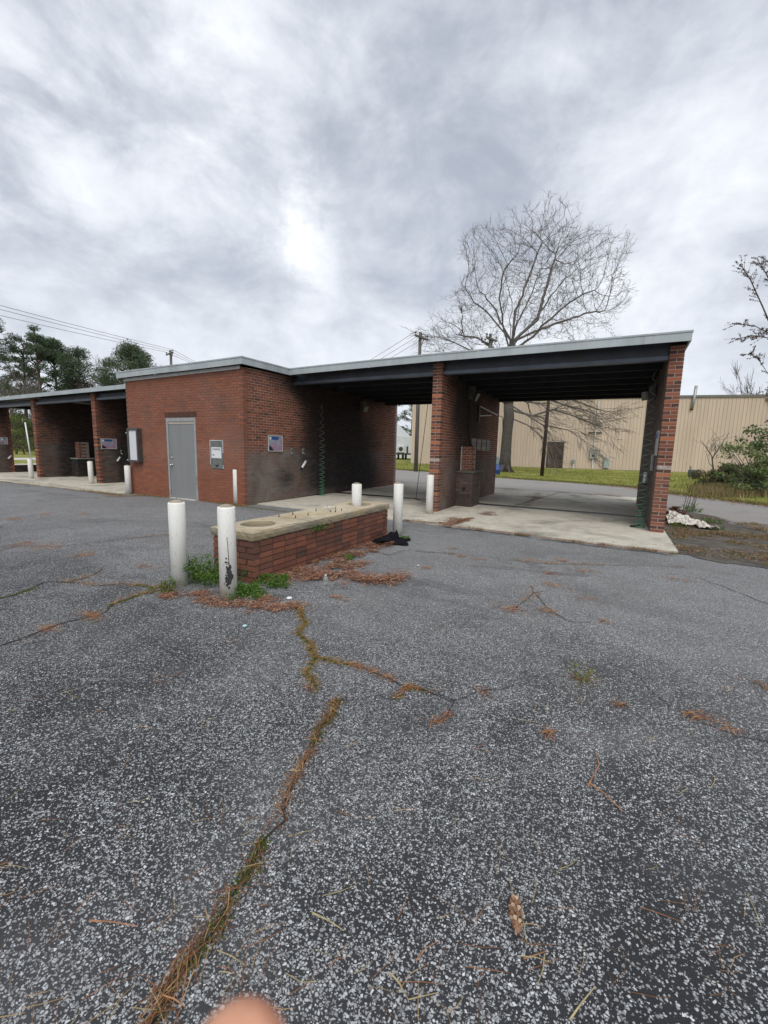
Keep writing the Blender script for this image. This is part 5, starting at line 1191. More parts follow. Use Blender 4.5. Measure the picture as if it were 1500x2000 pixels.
# intersection of door pixel ray with the wall plane
def on_wall(u, v, z=None):
    d = FW+RT*((u-750)/CAM['f'])+UP*((1000-v)/CAM['f']); t = (PA-CP).dot(dn)/d.dot(dn); q = CP+d*t; return (q-PA).dot(du), q.z
sd0, _ = on_wall(1068.5, 911); sd1, _ = on_wall(1095.5, 911); _, zd = on_wall(1082, 865)
while s < LT-.01:
    o = bpy.data.objects.new('wall_panel', P_long if s < s_step else P_short); col.objects.link(o); o.parent = mbd; o.matrix_parent_inverse = wm(mbd).inverted()
    q = PA+du*s; o.matrix_basis = Matrix.Translation(q) @ Matrix.Rotation(ang, 4, 'Z') @ Matrix.Diagonal((1, -1, 1, 1)); s += pitch
m = MB(); blk(m, -.1, s_step, -.1, .1, HW, HW+.22); m.build('roof_trim', M_TAND, mbd); m = MB(); blk(m, s_step+.02, LT+1, -.1, .1, HW-.35, HW-.12); m.build('roof_trim', M_TAND, mbd)
m = MB(); blk(m, -.12, .05, -.2, .08, 0, HW-.001); m.build('corner_trim', M_TAN, mbd)
m = MB(); m.hexa([wp(-.1, -.1, HW), wp(LT, -.1, HW-.1), wp(LT, -24, HW-.1), wp(-.1, -24, HW), wp(-.1, -.1, HW+.15), wp(LT, -.1, HW), wp(LT, -12, HW+.4), wp(-.1, -12, HW+.5)]); m.build('roof', M_TAND, mbd)
zd = max(2.2, zd); m = MB(); blk(m, sd0-.12, sd0, .04, .12, 0, zd+.1); blk(m, sd1, sd1+.12, .04, .12, 0, zd+.1); blk(m, sd0+.001, sd1-.001, .04, .12, zd, zd+.1); m.build('door_frame', M_DARK, mbd)
m = MB(); blk(m, sd0+.01, sd1-.01, .04, .09, .02, zd-.01); dr = m.build('door', simple('brown_door', (.05, .028, .022), .7, .5, 1.5, dirt=((.12, .05, .03), .7)), mbd)
m = MB(); blk(m, sd1-.25, sd1-.1, .091, .16, .95, 1.1); m.build('handle', M_DARK, dr)
sv, zv = on_wall(1357, 764); m = MB(); m.tube([wp(sv-.12, .15, 5.9), wp(sv-.05, .18, 6.6), wp(sv, .2, HW+1.05)], .13, 10); o = m.build('vent_pipe', M_STEEL, None, True); tag(o, 'grey metal vent pipe rising past the warehouse roof edge', 'pipe'); MB().tube([wp(sv-.15, .06, 5.95), wp(sv-.12, .22, 5.85)], .1, 8).build('pipe_elbow', M_RUST, o)
def wallbox(u0, v0, u1, v1, name, label, cat, mat, post=True):
    s0, z1_ = on_wall(u0, v0); s1, z0_ = on_wall(u1, v1); e = empty(name, wp((s0+s1)/2, .1, 0), label, cat); m = MB(); blk(m, s0, s1, .06, .3, z0_, z1_); m.build('case', mat, e, bevel=.02)
    if post: m = MB(); sm_ = (s0+s1)/2; m.tube([wp(sm_, .15, 0), wp(sm_, .15, z0_)], .06, 6); m.build('post', M_WHT, e)
    return e, (s0+s1)/2, z1_
e, sm_, zt_ = wallbox(1152, 877, 1165, 896, 'electric_meter_box', 'pale yellow electric meter cabinet with conduit on the warehouse wall', 'meter box', M_GREY)
MB().tube([wp(sm_, .14, zt_), wp(sm_+.05, .14, HW-.3)], .05, 6).build('conduit', M_WHT, e); m = MB(); blk(m, sm_-.15, sm_+.15, .301, .33, zt_-.75, zt_-.55); m.build('window', M_DARK, e)
m = MB(); blk(m, sm_-.6, sm_+.6, .1, .14, 3.55, 3.68); m.build('bracket', M_DARK, e)
wallbox(1117, 897, 1122, 904, 'gas_meter', 'small grey gas meter low on the warehouse wall', 'meter', M_STEEL)
wallbox(1179, 895, 1188, 914, 'utility_pedestal', 'grey-green utility cabinet on the grass by the warehouse', 'cabinet', simple('sage_metal', (.30, .37, .35), .5, .1, 4), post=False)
e, _, _ = wallbox(957, 892, 974, 907, 'air_unit', 'blue-grey box half hidden behind the bare tree trunk', 'cabinet', simple('bluegrey', (.20, .26, .30), .5, .1, 4), post=False)
# blue bin
q = at(970, 927); e = empty('blue_drum', tuple(q), 'small blue plastic drum beside the bare tree', 'drum'); MB().lathe(tuple(q), [(.2, 0), (.22, .03), (.22, .3), (.235, .32), (.22, .34), (.22, .62), (.2, .64)], 16).build('body', M_BLUE, e, True); MB().lathe((q.x, q.y, .64), [(.2, 0), (.2, .02), (.05, .025)], 16).build('lid', M_BLUE, e)
# little grey thing on grass right (post with meter)
q = at(1346, 938); e = empty('water_valve', tuple(q), 'small grey valve post in the grass right of the pier', 'valve'); MB().tube([q, q+Vector((0, 0, .9))], .05, 6).build('post', M_STEEL, e); MB().box(q+Vector((.15, 0, .45)), (.5, .4, .45)).build('body', simple('valve_green', (.06, .09, .08), .6, .2, 5), e, bevel=.06)

# ------------------------------------------------------------------ poles and wires
def pole(P, H_, label, arm=2.2, arm_dir=(1, 0, 0), r=.15, two=False, tilt=(0, 0)):
    e = empty('utility_pole', (P.x, P.y, 0), label, 'utility pole', 'wooden utility poles around the lot'); top = Vector((P.x+tilt[0], P.y+tilt[1], H_))
    MB().tube([(P.x, P.y, -.2), tuple(top)], [r, r*.7], 12).build('pole', M_TIMBER, e, True); ad_ = Vector(arm_dir).normalized(); ends = []
    for k, off in enumerate(((0,) if not two else (0, .35))):
        cc = top+Vector((-ad_.y, ad_.x, 0))*(off-.1)+Vector((0, 0, -.35-off*.6)); m = MB(); rot = ad_.to_track_quat('X', 'Z').to_matrix(); m.box(cc, (arm, .1, .12), rot); m.build('cross_arm', M_TIMBER, e)
        for t in (-.46, .0 if not two else -.15, .46):
            ii = cc+ad_*arm*t+Vector((0, 0, .06)); MB().lathe(tuple(ii), [(.02, 0), (.02, .08), (.06, .1), (.06, .15), (.03, .2)], 8).build('insulator', M_DARK, e); ends.append(ii+Vector((0, 0, .2)))
    m = MB(); m.tube([top+Vector((0, 0, -1.1)), top+Vector((0, 0, -.35))+ad_*arm*.3], .03, 5); m.build('brace', M_DARK, e)
    return e, ends
q1 = at(812, 921); topz = None
e, E1 = pole(q1, 9.3, 'tall wooden utility pole seen through the left wash bay', 1.5, (at(829, 668, 'z', 8.8)-at(795, 655, 'z', 8.8)), .15)
q2 = at(958, 652, 'z', 9.2); e, E2 = pole(q2, 9.2, 'utility pole with double cross-arms behind the roof, left of the bare tree', 1.3, (at(975, 664, 'z', 9)-at(945, 652, 'z', 9)), .13, True)
q3 = at(333, 684, 'z', 11.0); e, E3 = pole(q3, 11.0, 'distant utility pole above the office roof', 2.0, (at(345, 681, 'z', 10.8)-at(318, 692, 'z', 10.8)), .17)
q4 = atd(560, 800, 62); e, E4 = pole(q4, 8.2, 'utility pole hidden behind the office block', 2.0, (1, .2, 0), .15)
def wire(a, c_, sag, label, name='overhead_wire', r=.014):
    P = []
    for i in range(25): t = i/24; p = a.lerp(c_, t); p.z -= sag*4*t*(1-t); P.append(p)
    tag(MB().tube(P, r, 4).build(name, M_DARK), label, 'wire', 'overhead power lines')
L0_ = at(-500, 425, 'z', 11.6)
for i, (v0, lab) in enumerate(((592, 'topmost overhead wire at the left edge'), (600, 'second overhead wire at the left edge'), (612, 'lowest overhead wire at the left edge'))):
    a = at(0, v0, 'z', 10.6); tgt = E3[2-i]; far = a+(a-tgt)*.7; wire(far, tgt, .15, lab, r=.017); wire(tgt, E4[i % 3], .3, ['upper', 'middle', 'lower'][i]+' wire running right from the distant pole behind the roof', r=.017)
for i in range(3): wire(E1[i], E4[i], .7, ['left', 'middle', 'right'][i]+' wire leaving the tall pole down to the left', r=.012)
for i in range(3): wire(E1[i], E2[i], .35, ['near', 'middle', 'far'][i]+' slack wire between the two poles over the roof', r=.010)
# leaning thin brown post
a = at(1058, 930); c_ = at(1079, 700, 'y', a.y+.3); tag(MB().tube([a, c_], [.12, .09], 8).build('leaning_post', simple('brown_post', (.045, .028, .022), .9, .3, 6), None, True), 'thin dark brown post leaning right in front of the warehouse', 'post')

# ------------------------------------------------------------------ bare tree
def branch(m, p, d, L, r, depth, rr, out, droop=0.0, minr=.008, spread=.55):
    n = 4; pts = [p]; rs = [r]; q = p.copy(); dd = d.copy()
    for k in range(n):
        dd = (dd+Vector((rr.gauss(0, .09), rr.gauss(0, .09), rr.gauss(0, .07)+(.05-droop)))).normalized(); q = q+dd*(L/n); pts.append(q.copy()); rs.append(max(minr*.6, r*(1-.35*(k+1)/n)))
    m.tube(pts, rs, 7 if r > .12 else (5 if r > .04 else 3), cap=False)
    if depth <= 0: return
    nchild = 3 if depth > 1 else 3
    for c_ in range(nchild):
        t = rr.uniform(.45, 1.0) if c_ else 1.0; i = min(n, int(t*n)); base = pts[i]
        a = rr.uniform(0, 6.28); o = dd.orthogonal().normalized(); o.rotate(Matrix.Rotation(a, 3, dd)) if False else None
        o = (Matrix.Rotation(a, 3, dd) @ dd.orthogonal().normalized()); sp_ = rr.uniform(.25, spread) if c_ else rr.uniform(.05, .25)
        nd = (dd*math.cos(sp_)+o*math.sin(sp_)).normalized(); branch(m, base, nd, L*rr.uniform(.62, .85), max(minr, rs[i]*rr.uniform(.55, .78)), depth-1, rr, out, droop, minr, spread)
T0 = at(985, 922); dep_t = (T0-CP).dot(FW)
def tp(u, v, dd=0): return atd(u, v, dep_t+dd)
tree = empty('bare_tree', (T0.x, T0.y, 0), 'large leafless tree with a thick trunk and wide crown behind the bays', 'tree')
m = MB(); tr_pts = [T0+Vector((0, 0, -.1)), tp(987, 895), tp(990, 850), tp(994, 815), tp(993, 790)]
m.tube(tr_pts, [.52, .41, .37, .39, .36], 16); 
for k in range(6): a = k*1.05+.3; m.tube([T0+Vector((.3*math.cos(a), .3*math.sin(a), .5)), T0+Vector((.52*math.cos(a), .52*math.sin(a), .12)), T0+Vector((.8*math.cos(a), .8*math.sin(a), -.05))], [.16, .13, .05], 6)
m.tube([tp(993, 790), tp(996, 740), tp(998, 700), tp(1000, 665)], [.36, .27, .22, .19], 12)
m.build('trunk', M_BARK, tree, True)
rr = random.Random(21); m = MB()
mains = [([(998, 700), (985, 640), (968, 590), (940, 545)], .17, 2, 5), ([(998, 690), (997, 640), (1000, 580), (990, 520)], .20, 0, 5), ([(1000, 668), (1010, 620), (1035, 560), (1052, 500)], .20, -1.5, 5), ([(1000, 680), (1022, 640), (1048, 610), (1068, 570), (1100, 515)], .19, 1, 5),
         ([(1000, 690), (1040, 655), (1075, 610), (1120, 565), (1160, 540)], .15, -2, 5), ([(998, 720), (960, 680), (925, 655), (890, 650)], .09, 2, 4), ([(1048, 625), (1060, 560), (1075, 500), (1085, 455)], .12, 2, 4), ([(985, 640), (975, 560), (985, 490), (1010, 450)], .12, -2, 4), ([(1005, 600), (1030, 520), (1050, 450), (1058, 420)], .11, 0, 4),
         ([(1030, 650), (1090, 620), (1140, 600), (1180, 590)], .09, 2, 4), ([(960, 600), (925, 570), (910, 540)], .07, -1, 4)]
from mathutils.kdtree import KDTree
nodes = []; par = []; base_r = []
def addn(p, pi): nodes.append(Vector(p)); par.append(pi); return len(nodes)-1
root_i = addn(tp(1000, 668), -1)
for pix, r0, dz, dpth in mains:
    P = [tp(u, 670-(670-v)*.80, dz*i/len(pix)) for i, (u, v) in enumerate(pix)]; pi = root_i
    for a, c_ in zip(P[:-1], P[1:]):
        n = max(1, int((c_-a).length/.35))
        for k in range(1, n+1):
            q = a.lerp(c_, k/n)+Vector((rr.gauss(0, .04), rr.gauss(0, .04), rr.gauss(0, .04))); pi = addn(q, pi)
att = []
cx_, cy_, rx_, ry_ = 1054, 552, 186, 164
while len(att) < 5600:
    u, v, w3 = rr.uniform(-1, 1), rr.uniform(-1, 1), rr.uniform(-1, 1)
    q3 = u*u+v*v+w3*w3
    if q3 > 1 or rr.random() < (max(0, q3-.55)/.45)**1.2*.85: continue
    if v > .62 and abs(u) < .35: continue
    bump = 1+.10*math.sin(u*9+1)+.08*math.sin(v*11)
    att.append(tp(cx_+u*rx_*bump-14*v, cy_+v*ry_*bump, w3*5.0))
for _ in range(520): att.append(tp(rr.gauss(905, 26), rr.gauss(640, 22), rr.uniform(-3, 3)))
STEP = .27; alive = att
for it in range(70):
    kd = KDTree(len(nodes))
    for i_, q in enumerate(nodes): kd.insert(q, i_)
    kd.balance(); pull = {}; keep = []
    for a_ in alive:
        co, i_, d_ = kd.find(a_)
        if d_ < .42: continue
        keep.append(a_)
        if d_ < 3.2: pull.setdefault(i_, Vector((0, 0, 0))); pull[i_] += (a_-co).normalized()
    alive = keep
    if not pull: break
    for i_, dv in pull.items():
        if dv.length < 1e-4: continue
        d_ = (dv.normalized()+Vector((rr.gauss(0, .09), rr.gauss(0, .09), rr.gauss(0, .08)+.30))).normalized(); addn(nodes[i_]+d_*STEP, i_)
kids = [[] for _ in nodes]
for i_, pi in enumerate(par):
    if pi >= 0: kids[pi].append(i_)
rad = [0.0]*len(nodes)
for i_ in range(len(nodes)-1, -1, -1): rad[i_] = .0075 if not kids[i_] else (sum(rad[k]**2.35 for k in kids[i_]))**(1/2.35)
sc_ = .22/rad[root_i]; rad = [max(.0075, r_*(1+(sc_-1)*min(1, r_/rad[root_i]*2.5))) for r_ in rad]
stack = [(root_i, -1)]; done = set()
for i_ in range(len(nodes)):
    if i_ in done: continue
    if par[i_] >= 0 and len(kids[par[i_]]) == 1 and par[i_] != root_i: continue
    chain = [i_]; 
    while len(kids[chain[-1]]) == 1: chain.append(kids[chain[-1]][0])
    pts = ([nodes[par[i_]]] if par[i_] >= 0 else [])+[nodes[k] for k in chain]; rs = ([rad[i_]] if par[i_] >= 0 else [])+[rad[k] for k in chain]
    if len(pts) > 1: m.tube(pts, rs, 8 if rs[0] > .08 else (5 if rs[0] > .025 else 3), cap=False)
for i_ in range(len(nodes)):
    for _q in range(2 if rad[i_] < .02 else 0):
        if rr.random() > .72: continue
        d0 = (nodes[i_]-nodes[par[i_]]).normalized() if par[i_] >= 0 else Vector((0, 0, 1)); d1_ = (d0*1.0+Vector((rr.gauss(0, .38), rr.gauss(0, .38), rr.gauss(0, .3)+.30))).normalized(); L_ = rr.uniform(.2, .6)
        m.tube([nodes[i_], nodes[i_]+d1_*L_*.5, nodes[i_]+d1_*L_+Vector((0, 0, .04))], [.0065, .005, .0035], 3, cap=False)
        q_ = nodes[i_]+d1_*L_*.55; d2_ = (d1_*.8+Vector((rr.gauss(0, .4), rr.gauss(0, .4), rr.gauss(0, .3)+.2))).normalized(); m.tube([q_, q_+d2_*L_*.6], [.005, .003], 3, cap=False)
low = [([(996, 770), (1030, 785), (1060, 775), (1100, 790), (1140, 800)], .12, -1.5, 4), ([(996, 800), (1040, 812), (1080, 800), (1120, 812), (1165, 830)], .10, -2, 4), ([(994, 815), (1030, 830), (1055, 850), (1070, 870)], .06, -1, 3), ([(996, 780), (1015, 740), (1050, 760), (1090, 770), (1130, 785), (1170, 800)], .10, 1, 4), ([(990, 790), (960, 770), (935, 760), (915, 750)], .08, 2, 3), ([(994, 700), (930, 690), (890, 670), (860, 660)], .07, 1, 4), ([(996, 740), (930, 730), (880, 700)], .06, -1, 4), ([(996, 790), (1060, 830), (1110, 840), (1140, 860)], .06, -3, 4)]
for pix, r0, dz, dpth in low:
    P = [tp(u, v, dz*i/len(pix)) for i, (u, v) in enumerate(pix)]; n = len(P); rs = [r0*(1-.6*i/(n-1)) for i in range(n)]; m.tube(P, rs, 7, cap=False)
    for i in range(1, n):
        dd = (P[i]-P[i-1]).normalized()
        for c_ in range(3):
            o = (Matrix.Rotation(rr.uniform(0, 6.28), 3, dd) @ dd.orthogonal().normalized()); sp_ = rr.uniform(.3, .8) if c_ else .15; nd = (dd*math.cos(sp_)+o*math.sin(sp_)).normalized(); branch(m, P[i], nd, rr.uniform(.9, 1.35), rs[i]*.5, dpth-1, rr, None, .07, .010)
m.build('crown', M_TWIG, tree)
# ------------------------------------------------------------------ other trees
def leafcloud(name, centers, radii, N, size, cols, parent, mat=None, thin=.35):
    idx = rng.choice(len(centers), N, p=np.array(radii)**2/np.sum(np.array(radii)**2)); C = np.array([tuple(c) for c in centers])[idx]; rd = np.array(radii)[idx][:, None]
    d = rng.normal(0, 1, (N, 3)); d /= np.linalg.norm(d, axis=1)[:, None]; C = C+d*rd*(rng.random((N, 1))**.6)*1.25*np.array([[1, 1, .62]])
    d1 = rng.normal(0, 1, (N, 3)); d1[:, 2] += .4; d1 /= np.linalg.norm(d1, axis=1)[:, None]; d2 = np.cross(d1, rng.normal(0, 1, (N, 3))); d2 /= np.linalg.norm(d2, axis=1)[:, None]; s = size*rng.uniform(.5, 1.4, (N, 1))
    V = np.stack([C-d1*s, C+d2*s*thin, C+d1*s, C-d2*s*thin], 1).reshape(-1, 3); pal = np.array(cols); cc = pal[rng.integers(0, len(pal), N)]*rng.uniform(.7, 1.3, (N, 1)); cl = rng.uniform(.75, 1.25, len(centers))[idx][:, None]
    return soup(name, V, np.arange(N*4).reshape(-1, 4), mat or M_TINT, parent, None, cc*cl)
PINE = [(.075, .115, .065), (.09, .13, .07), (.06, .095, .06), (.11, .14, .075)]
OLIVE = [(.15, .15, .07), (.18, .16, .08), (.12, .14, .06)]; BROWN = [(.15, .11, .085), (.18, .13, .10), (.12, .09, .07)]
def pine(u, depth, H_, spreadr, label, zc0=.35, cols=PINE, N=7000, seed=0, lobes=26, group='pines behind the left bays', name='pine_tree', cat='pine tree', leaf=.22, topr=.6):
    rr = random.Random(seed); b0 = atd(u, 861, depth); b0.z = 0; e = empty(name, (b0.x, b0.y, 0), label, cat, group)
    lean = Vector((rr.uniform(-.5, .5), rr.uniform(-.5, .5), 0)); m = MB(); pts = [b0+lean*t+Vector((0, 0, H_*.96*t)) for t in (0, .3, .6, .85, 1)]; m.tube(pts, [H_*.018, H_*.015, H_*.011, H_*.006, .03], 8)
    cs = []; rs = []; lobes = int(lobes*1.7)
    for k in range(lobes):
        t = zc0+(1-zc0)*rr.random()**.8; a = rr.uniform(0, 6.28); env = spreadr*(math.sin(math.pi*min(1, (t-zc0)/(1-zc0)*.75+.22)))*(1-.0*t); rad = env*rr.uniform(.35, 1.0)
        c_ = b0+lean*t+Vector((rad*math.cos(a), rad*math.sin(a), H_*t)); cs.append(c_); rs.append(spreadr*rr.uniform(.12, .26)); st = b0+lean*t+Vector((0, 0, H_*(t-.06))); m.tube([st, st.lerp(c_, .5)+Vector((0, 0, .1)), c_], [H_*.006, H_*.004, .02], 4, cap=False)
    m.build('trunk', M_PBARK, e); leafcloud('crown', cs, rs, int(N*1.25), leaf*.72, cols, e, thin=.2); return e
pine(-8, 52, 16.5, 3.4, 'leftmost pine, cut by the photo edge', .45, seed=1, lobes=22, N=8000)
pine(52, 58, 14.8, 2.6, 'slim open pine right of the leftmost one', .4, seed=2, lobes=16, N=4500)
pine(88, 55, 15.4, 3.0, 'tall pine rising highest over the left bays', .3, seed=3, lobes=24, N=8000)
pine(125, 58, 14.4, 4.0, 'broad dense pine in the middle of the left group', .2, seed=4, lobes=44, N=17000)
pine(160, 56, 12.9, 3.8, 'round shouldered pine at the right of the dense group', .25, seed=5, lobes=34, N=12000)
pine(255, 50, 12.3, 4.2, 'flat-topped pine standing apart left of the distant pole', .58, seed=6, lobes=34, N=11000)
pine(232, 60, 9.5, 2.4, 'low bushy pine behind the lone flat-topped one', .3, seed=7, lobes=16, N=5000, cols=PINE+OLIVE)
pine(300, 55, 8.2, 2.2, 'small pine just left of the distant pole', .5, seed=8, lobes=12, N=3500)
pine(20, 62, 9.5, 4.4, 'olive thicket tree at the left edge', .05, OLIVE+PINE, 9000, 11, 30, name='broadleaf_tree', cat='tree', group='mixed trees behind the left bays')
pine(190, 66, 9.0, 5.0, 'olive-brown spreading tree low behind the pines', .05, OLIVE+BROWN, 9000, 12, 30, name='broadleaf_tree', cat='tree', group='mixed trees behind the left bays')
pine(75, 70, 10, 5.5, 'dark green low tree under the tall pine', .03, PINE, 11000, 13, 34, name='broadleaf_tree', cat='tree', group='mixed trees behind the left bays')
pine(130, 72, 9, 5.5, 'dark green low tree behind the dense pine', .03, PINE+OLIVE, 11000, 14, 34, name='broadleaf_tree', cat='tree', group='mixed trees behind the left bays')
pine(45, 47, 4.2, 2.6, 'green shrub seen through the far left bay', .05, [(.06, .10, .03), (.09, .13, .03), (.2, .2, .08)], 5000, 15, 20, name='shrub', cat='shrub', group=None, leaf=.14)
def bare(u, depth, H_, label, seed, v_lean=(0, 0), group='leafless trees behind the left bays', r=.12, dpth=4, L=None):
    rr = random.Random(seed); b0 = atd(u, 861, depth); b0.z = 0; e = empty('bare_tree', (b0.x, b0.y, 0), label, 'tree', group); m = MB()
    top = b0+Vector((v_lean[0], v_lean[1], H_*.55)); m.tube([b0, b0.lerp(top, .5)+Vector((.1, 0, 0)), top], [r, r*.85, r*.7], 8); m.build('trunk', M_BARK, e); m = MB()
    for k in range(5): d = Vector((rr.gauss(0, .35), rr.gauss(0, .35), 1)).normalized(); branch(m, b0.lerp(top, rr.uniform(.6, 1)), d, (L or H_*.2), r*.55, dpth, rr, None, -.02, .014)
    m.build('crown', M_TWIG, e); return e
bare(205, 50, 11.0, 'thin leafless tree between the dense pines and the flat-topped pine', 1); bare(222, 53, 10.2, 'second thin leafless tree beside the flat-topped pine', 2); bare(30, 48, 9.5, 'leafless tree under the leftmost pines', 3); bare(70, 46, 7.5, 'leafless spindly tree low at the left', 4)
bare(245, 60, 8, 'leafless scrub tree below the flat-topped pine', 6)
# right side trees
q = atd(1570, 895, 17); rr = random.Random(31); e = empty('budding_tree', (q.x, q.y, 0), 'budding tree reaching in from the right edge', 'tree'); m = MB(); m.tube([Vector((q.x, q.y, 0)), Vector((q.x, q.y, 3.5)), Vector((q.x-.1, q.y, 7.5))], [.2, .17, .1], 8); m.build('trunk', M_BARK, e); m = MB(); tips = []
for pix, r0 in (([(1560, 700), (1520, 670), (1490, 600), (1465, 545), (1445, 515)], .07), ([(1565, 640), (1530, 590), (1500, 540), (1478, 505)], .06), ([(1560, 720), (1510, 655), (1475, 637), (1440, 632)], .05), ([(1555, 700), (1500, 660), (1470, 655), (1440, 662)], .04), ([(1540, 600), (1515, 560), (1500, 510)], .05), ([(1560, 780), (1510, 745), (1480, 700), (1462, 690)], .03)):
    P = [atd(u, v, 17-.3*i) for i, (u, v) in enumerate(pix)]; n = len(P); rs = [.62*r0*(1-.75*i/(n-1)) for i in range(n)]; m.tube(P, rs, 6, cap=False)
    for i in range(1, n):
        for c_ in range(9):
            s_ = P[i-1].lerp(P[i], rr.random()); d = (P[i]-P[i-1]).normalized(); o = (Matrix.Rotation(rr.uniform(0, 6.28), 3, d) @ d.orthogonal().normalized()); nd = (d*.8+o*.6).normalized(); t_ = s_+nd*rr.uniform(.2, .55); m.tube([s_, t_], [.008, .004], 3, cap=False)
            for j in range(7): tips.append(s_.lerp(t_, rr.random()))
    for j in range(12): tips.append(P[-1].lerp(P[-2], rr.random()))
m.build('crown', M_TWIG, e); leafcloud('buds', tips, [.045]*len(tips), 4600, .032, BROWN+[(.12, .10, .09)], e)
pine(1512, 44, 9.6, 3.6, 'brown-twigged round tree behind the warehouse at the right edge', .2, BROWN+[(.13, .12, .07)], 9000, 41, 30, name='broadleaf_tree', cat='tree', group=None)
pine(1432, 62, 9.4, 2.2, 'dark pine tip showing above the warehouse roof', .5, PINE, 3000, 42, 12, group=None)
pine(1475, 66, 9.2, 3, 'olive tree top above the warehouse roof at the right', .4, OLIVE, 4000, 43, 14, name='broadleaf_tree', cat='tree', group=None)
bare(1465, 40, 9.6, 'leafless twiggy tree above the warehouse roof at the right', 44, group=None)
# evergreen shrub and brush, right
def bush(u, v, w_, h, label, cols, N, seed, leaf=.09, dens=14, cat='shrub'):
    rr = random.Random(seed); b0 = at(u, v); e = empty('shrub', (b0.x, b0.y, 0), label, cat); cs = []; rs = []; m = MB()
    for k in range(dens):
        a = rr.uniform(0, 6.28); t = rr.random(); c_ = b0+Vector((w_*rr.uniform(0, 1)*math.cos(a), w_*.6*rr.random()*math.sin(a), h*(.12+.8*t*(1-.3*rr.random())))); cs.append(c_); rs.append(w_*rr.uniform(.10, .26)); m.tube([b0, b0.lerp(c_, .6)+Vector((0, 0, .15)), c_], [.03, .018, .006], 4, cap=False)
    m.build('stems', M_TWIG, e); leafcloud('foliage', cs, rs, N, leaf, cols, e); return e
GRN = [(.10, .16, .05), (.07, .12, .04), (.14, .19, .08)]
bush(1520, 962, 2.0, 3.3, 'tall evergreen shrub at the right edge', GRN+[(.14, .17, .08)], 7500, 1, .075, 60); bush(1478, 968, 1.5, 2.3, 'loose light green bush at the right edge below the evergreen', [(.16, .22, .08), (.12, .18, .06), (.2, .22, .1)], 5000, 7, .06, 60); bush(1468, 955, 1.6, 1.3, 'low tangled brush beside the evergreen shrub', OLIVE+BROWN+GRN, 5000, 2, .07, 20); bush(1395, 950, 1.3, .9, 'brown brush around the small leafless sapling', BROWN+OLIVE, 3200, 3, .06, 16); bush(1430, 955, 1.4, .9, 'mixed green and brown brush in front of the warehouse', OLIVE+GRN, 3600, 4, .06, 16)
P = [at(1400+rng.uniform(-30, 110), 958+rng.uniform(-3, 12)) for _ in range(200)]; tufts('verge_grass', P, [.3]*len(P), 9000, (.1, .4), .012, [(.25, .19, .1), (.16, .15, .06), (.33, .25, .13)], label='tall dry verge grass below the brush', lean=.7)
b0 = at(1393, 945); e = empty('sapling', tuple(b0), 'small leafless sapling with splayed branches in front of the warehouse', 'sapling'); m = MB(); dpt = (b0-CP).dot(FW)
for pix, r0 in (([(1393, 945), (1393, 915), (1390, 890)], .06), ([(1390, 890), (1375, 868), (1368, 860)], .025), ([(1391, 895), (1405, 875), (1424, 845)], .03), ([(1392, 912), (1385, 905), (1380, 885)], .02), ([(1391, 900), (1397, 882), (1396, 866)], .02)): m.tube([atd(u, v, dpt) for u, v in pix], [r0*(1-.6*i/(len(pix)-1)) for i in range(len(pix))], 6)
m.build('stem', M_BARK, e); m = MB(); rr = random.Random(5)
for k in range(26): s_ = atd(1390+rr.gauss(0, 9), 880+rr.gauss(0, 10), dpt); m.tube([s_, s_+Vector((rr.gauss(0, .4), rr.gauss(0, .3), rr.uniform(.2, .8)))], [.012, .005], 3)
m.build('twigs', M_TWIG, e)
a = at(1420, 966); c_ = atd(1500, 908, (a-CP).dot(FW)); tag(MB().tube([a, a.lerp(c_, .5)+Vector((0, 0, .1)), c_], [.05, .06, .04], 6).build('fallen_branch', M_BARK, None, True), 'fallen grey branch leaning across the brush at the right edge', 'branch')

# ------------------------------------------------------------------ trailer truck through the left wash bay, tent behind
q = at(776, 896); dT = 66
def bx(u, v, d=dT): return atd(u, v, d)
tt = empty('box_trailer', tuple(Vector((bx(785, 895).x, bx(785, 895).y, 0))), 'white box trailer with a cooling unit parked far behind the left wash bay', 'trailer')
c0 = Vector((bx(785, 895).x, bx(785, 895).y, 0)); ax2 = RT.copy(); ax2.z = 0; ax2.normalize(); ay2 = Vector((-ax2.y, ax2.x, 0)); rotm = Matrix((ax2, ay2, Vector((0, 0, 1)))).transposed()
def tb(cx, cy, cz, sx, sy, sz): return MB().box(c0+ax2*cx+ay2*cy+Vector((0, 0, cz)), (sx, sy, sz), rotm)
tb(0, 3, 2.25, 4.2, 7, 2.6).build('box', M_WHT, tt, bevel=.05); tb(-.25, -.65, 1.6, 1.0, .3, 1.0).build('cooling_unit', M_WHT, tt, bevel=.04)
o = MB(); o.lathe((0, 0, 0), [(.32, 0), (.32, .03), (.1, .04)], 14); g = o.build('fan_grille', M_DARK, tt); g.matrix_parent_inverse = Matrix.Identity(4); g.matrix_local = wm(tt).inverted() @ (Matrix.Translation(c0+ax2*(-.25)+ay2*(-.82)+Vector((0, 0, 1.6))) @ rotm.to_4x4() @ Matrix.Rotation(R(90), 4, 'X'))
tb(.75, -.55, 1.5, .25, .1, 1.0).build('side_panel', M_DARK, tt); tb(0, 2.5, .82, 3.4, 6, .16).build('chassis', M_DARK, tt)
for sx in (-.55, .15, .6):
    w_ = MB(); w_.tube([c0+ax2*(sx-.15)+ay2*.3+Vector((0, 0, .5)), c0+ax2*(sx+.15)+ay2*.3+Vector((0, 0, .5))], .48, 14); w_.build('wheel', M_BLACK, tt)
tnt = empty('gabled_shed', tuple(c0+ay2*14), 'white pointed shed roof behind the trailer', 'shed'); cc = c0+ay2*14-ax2*.6
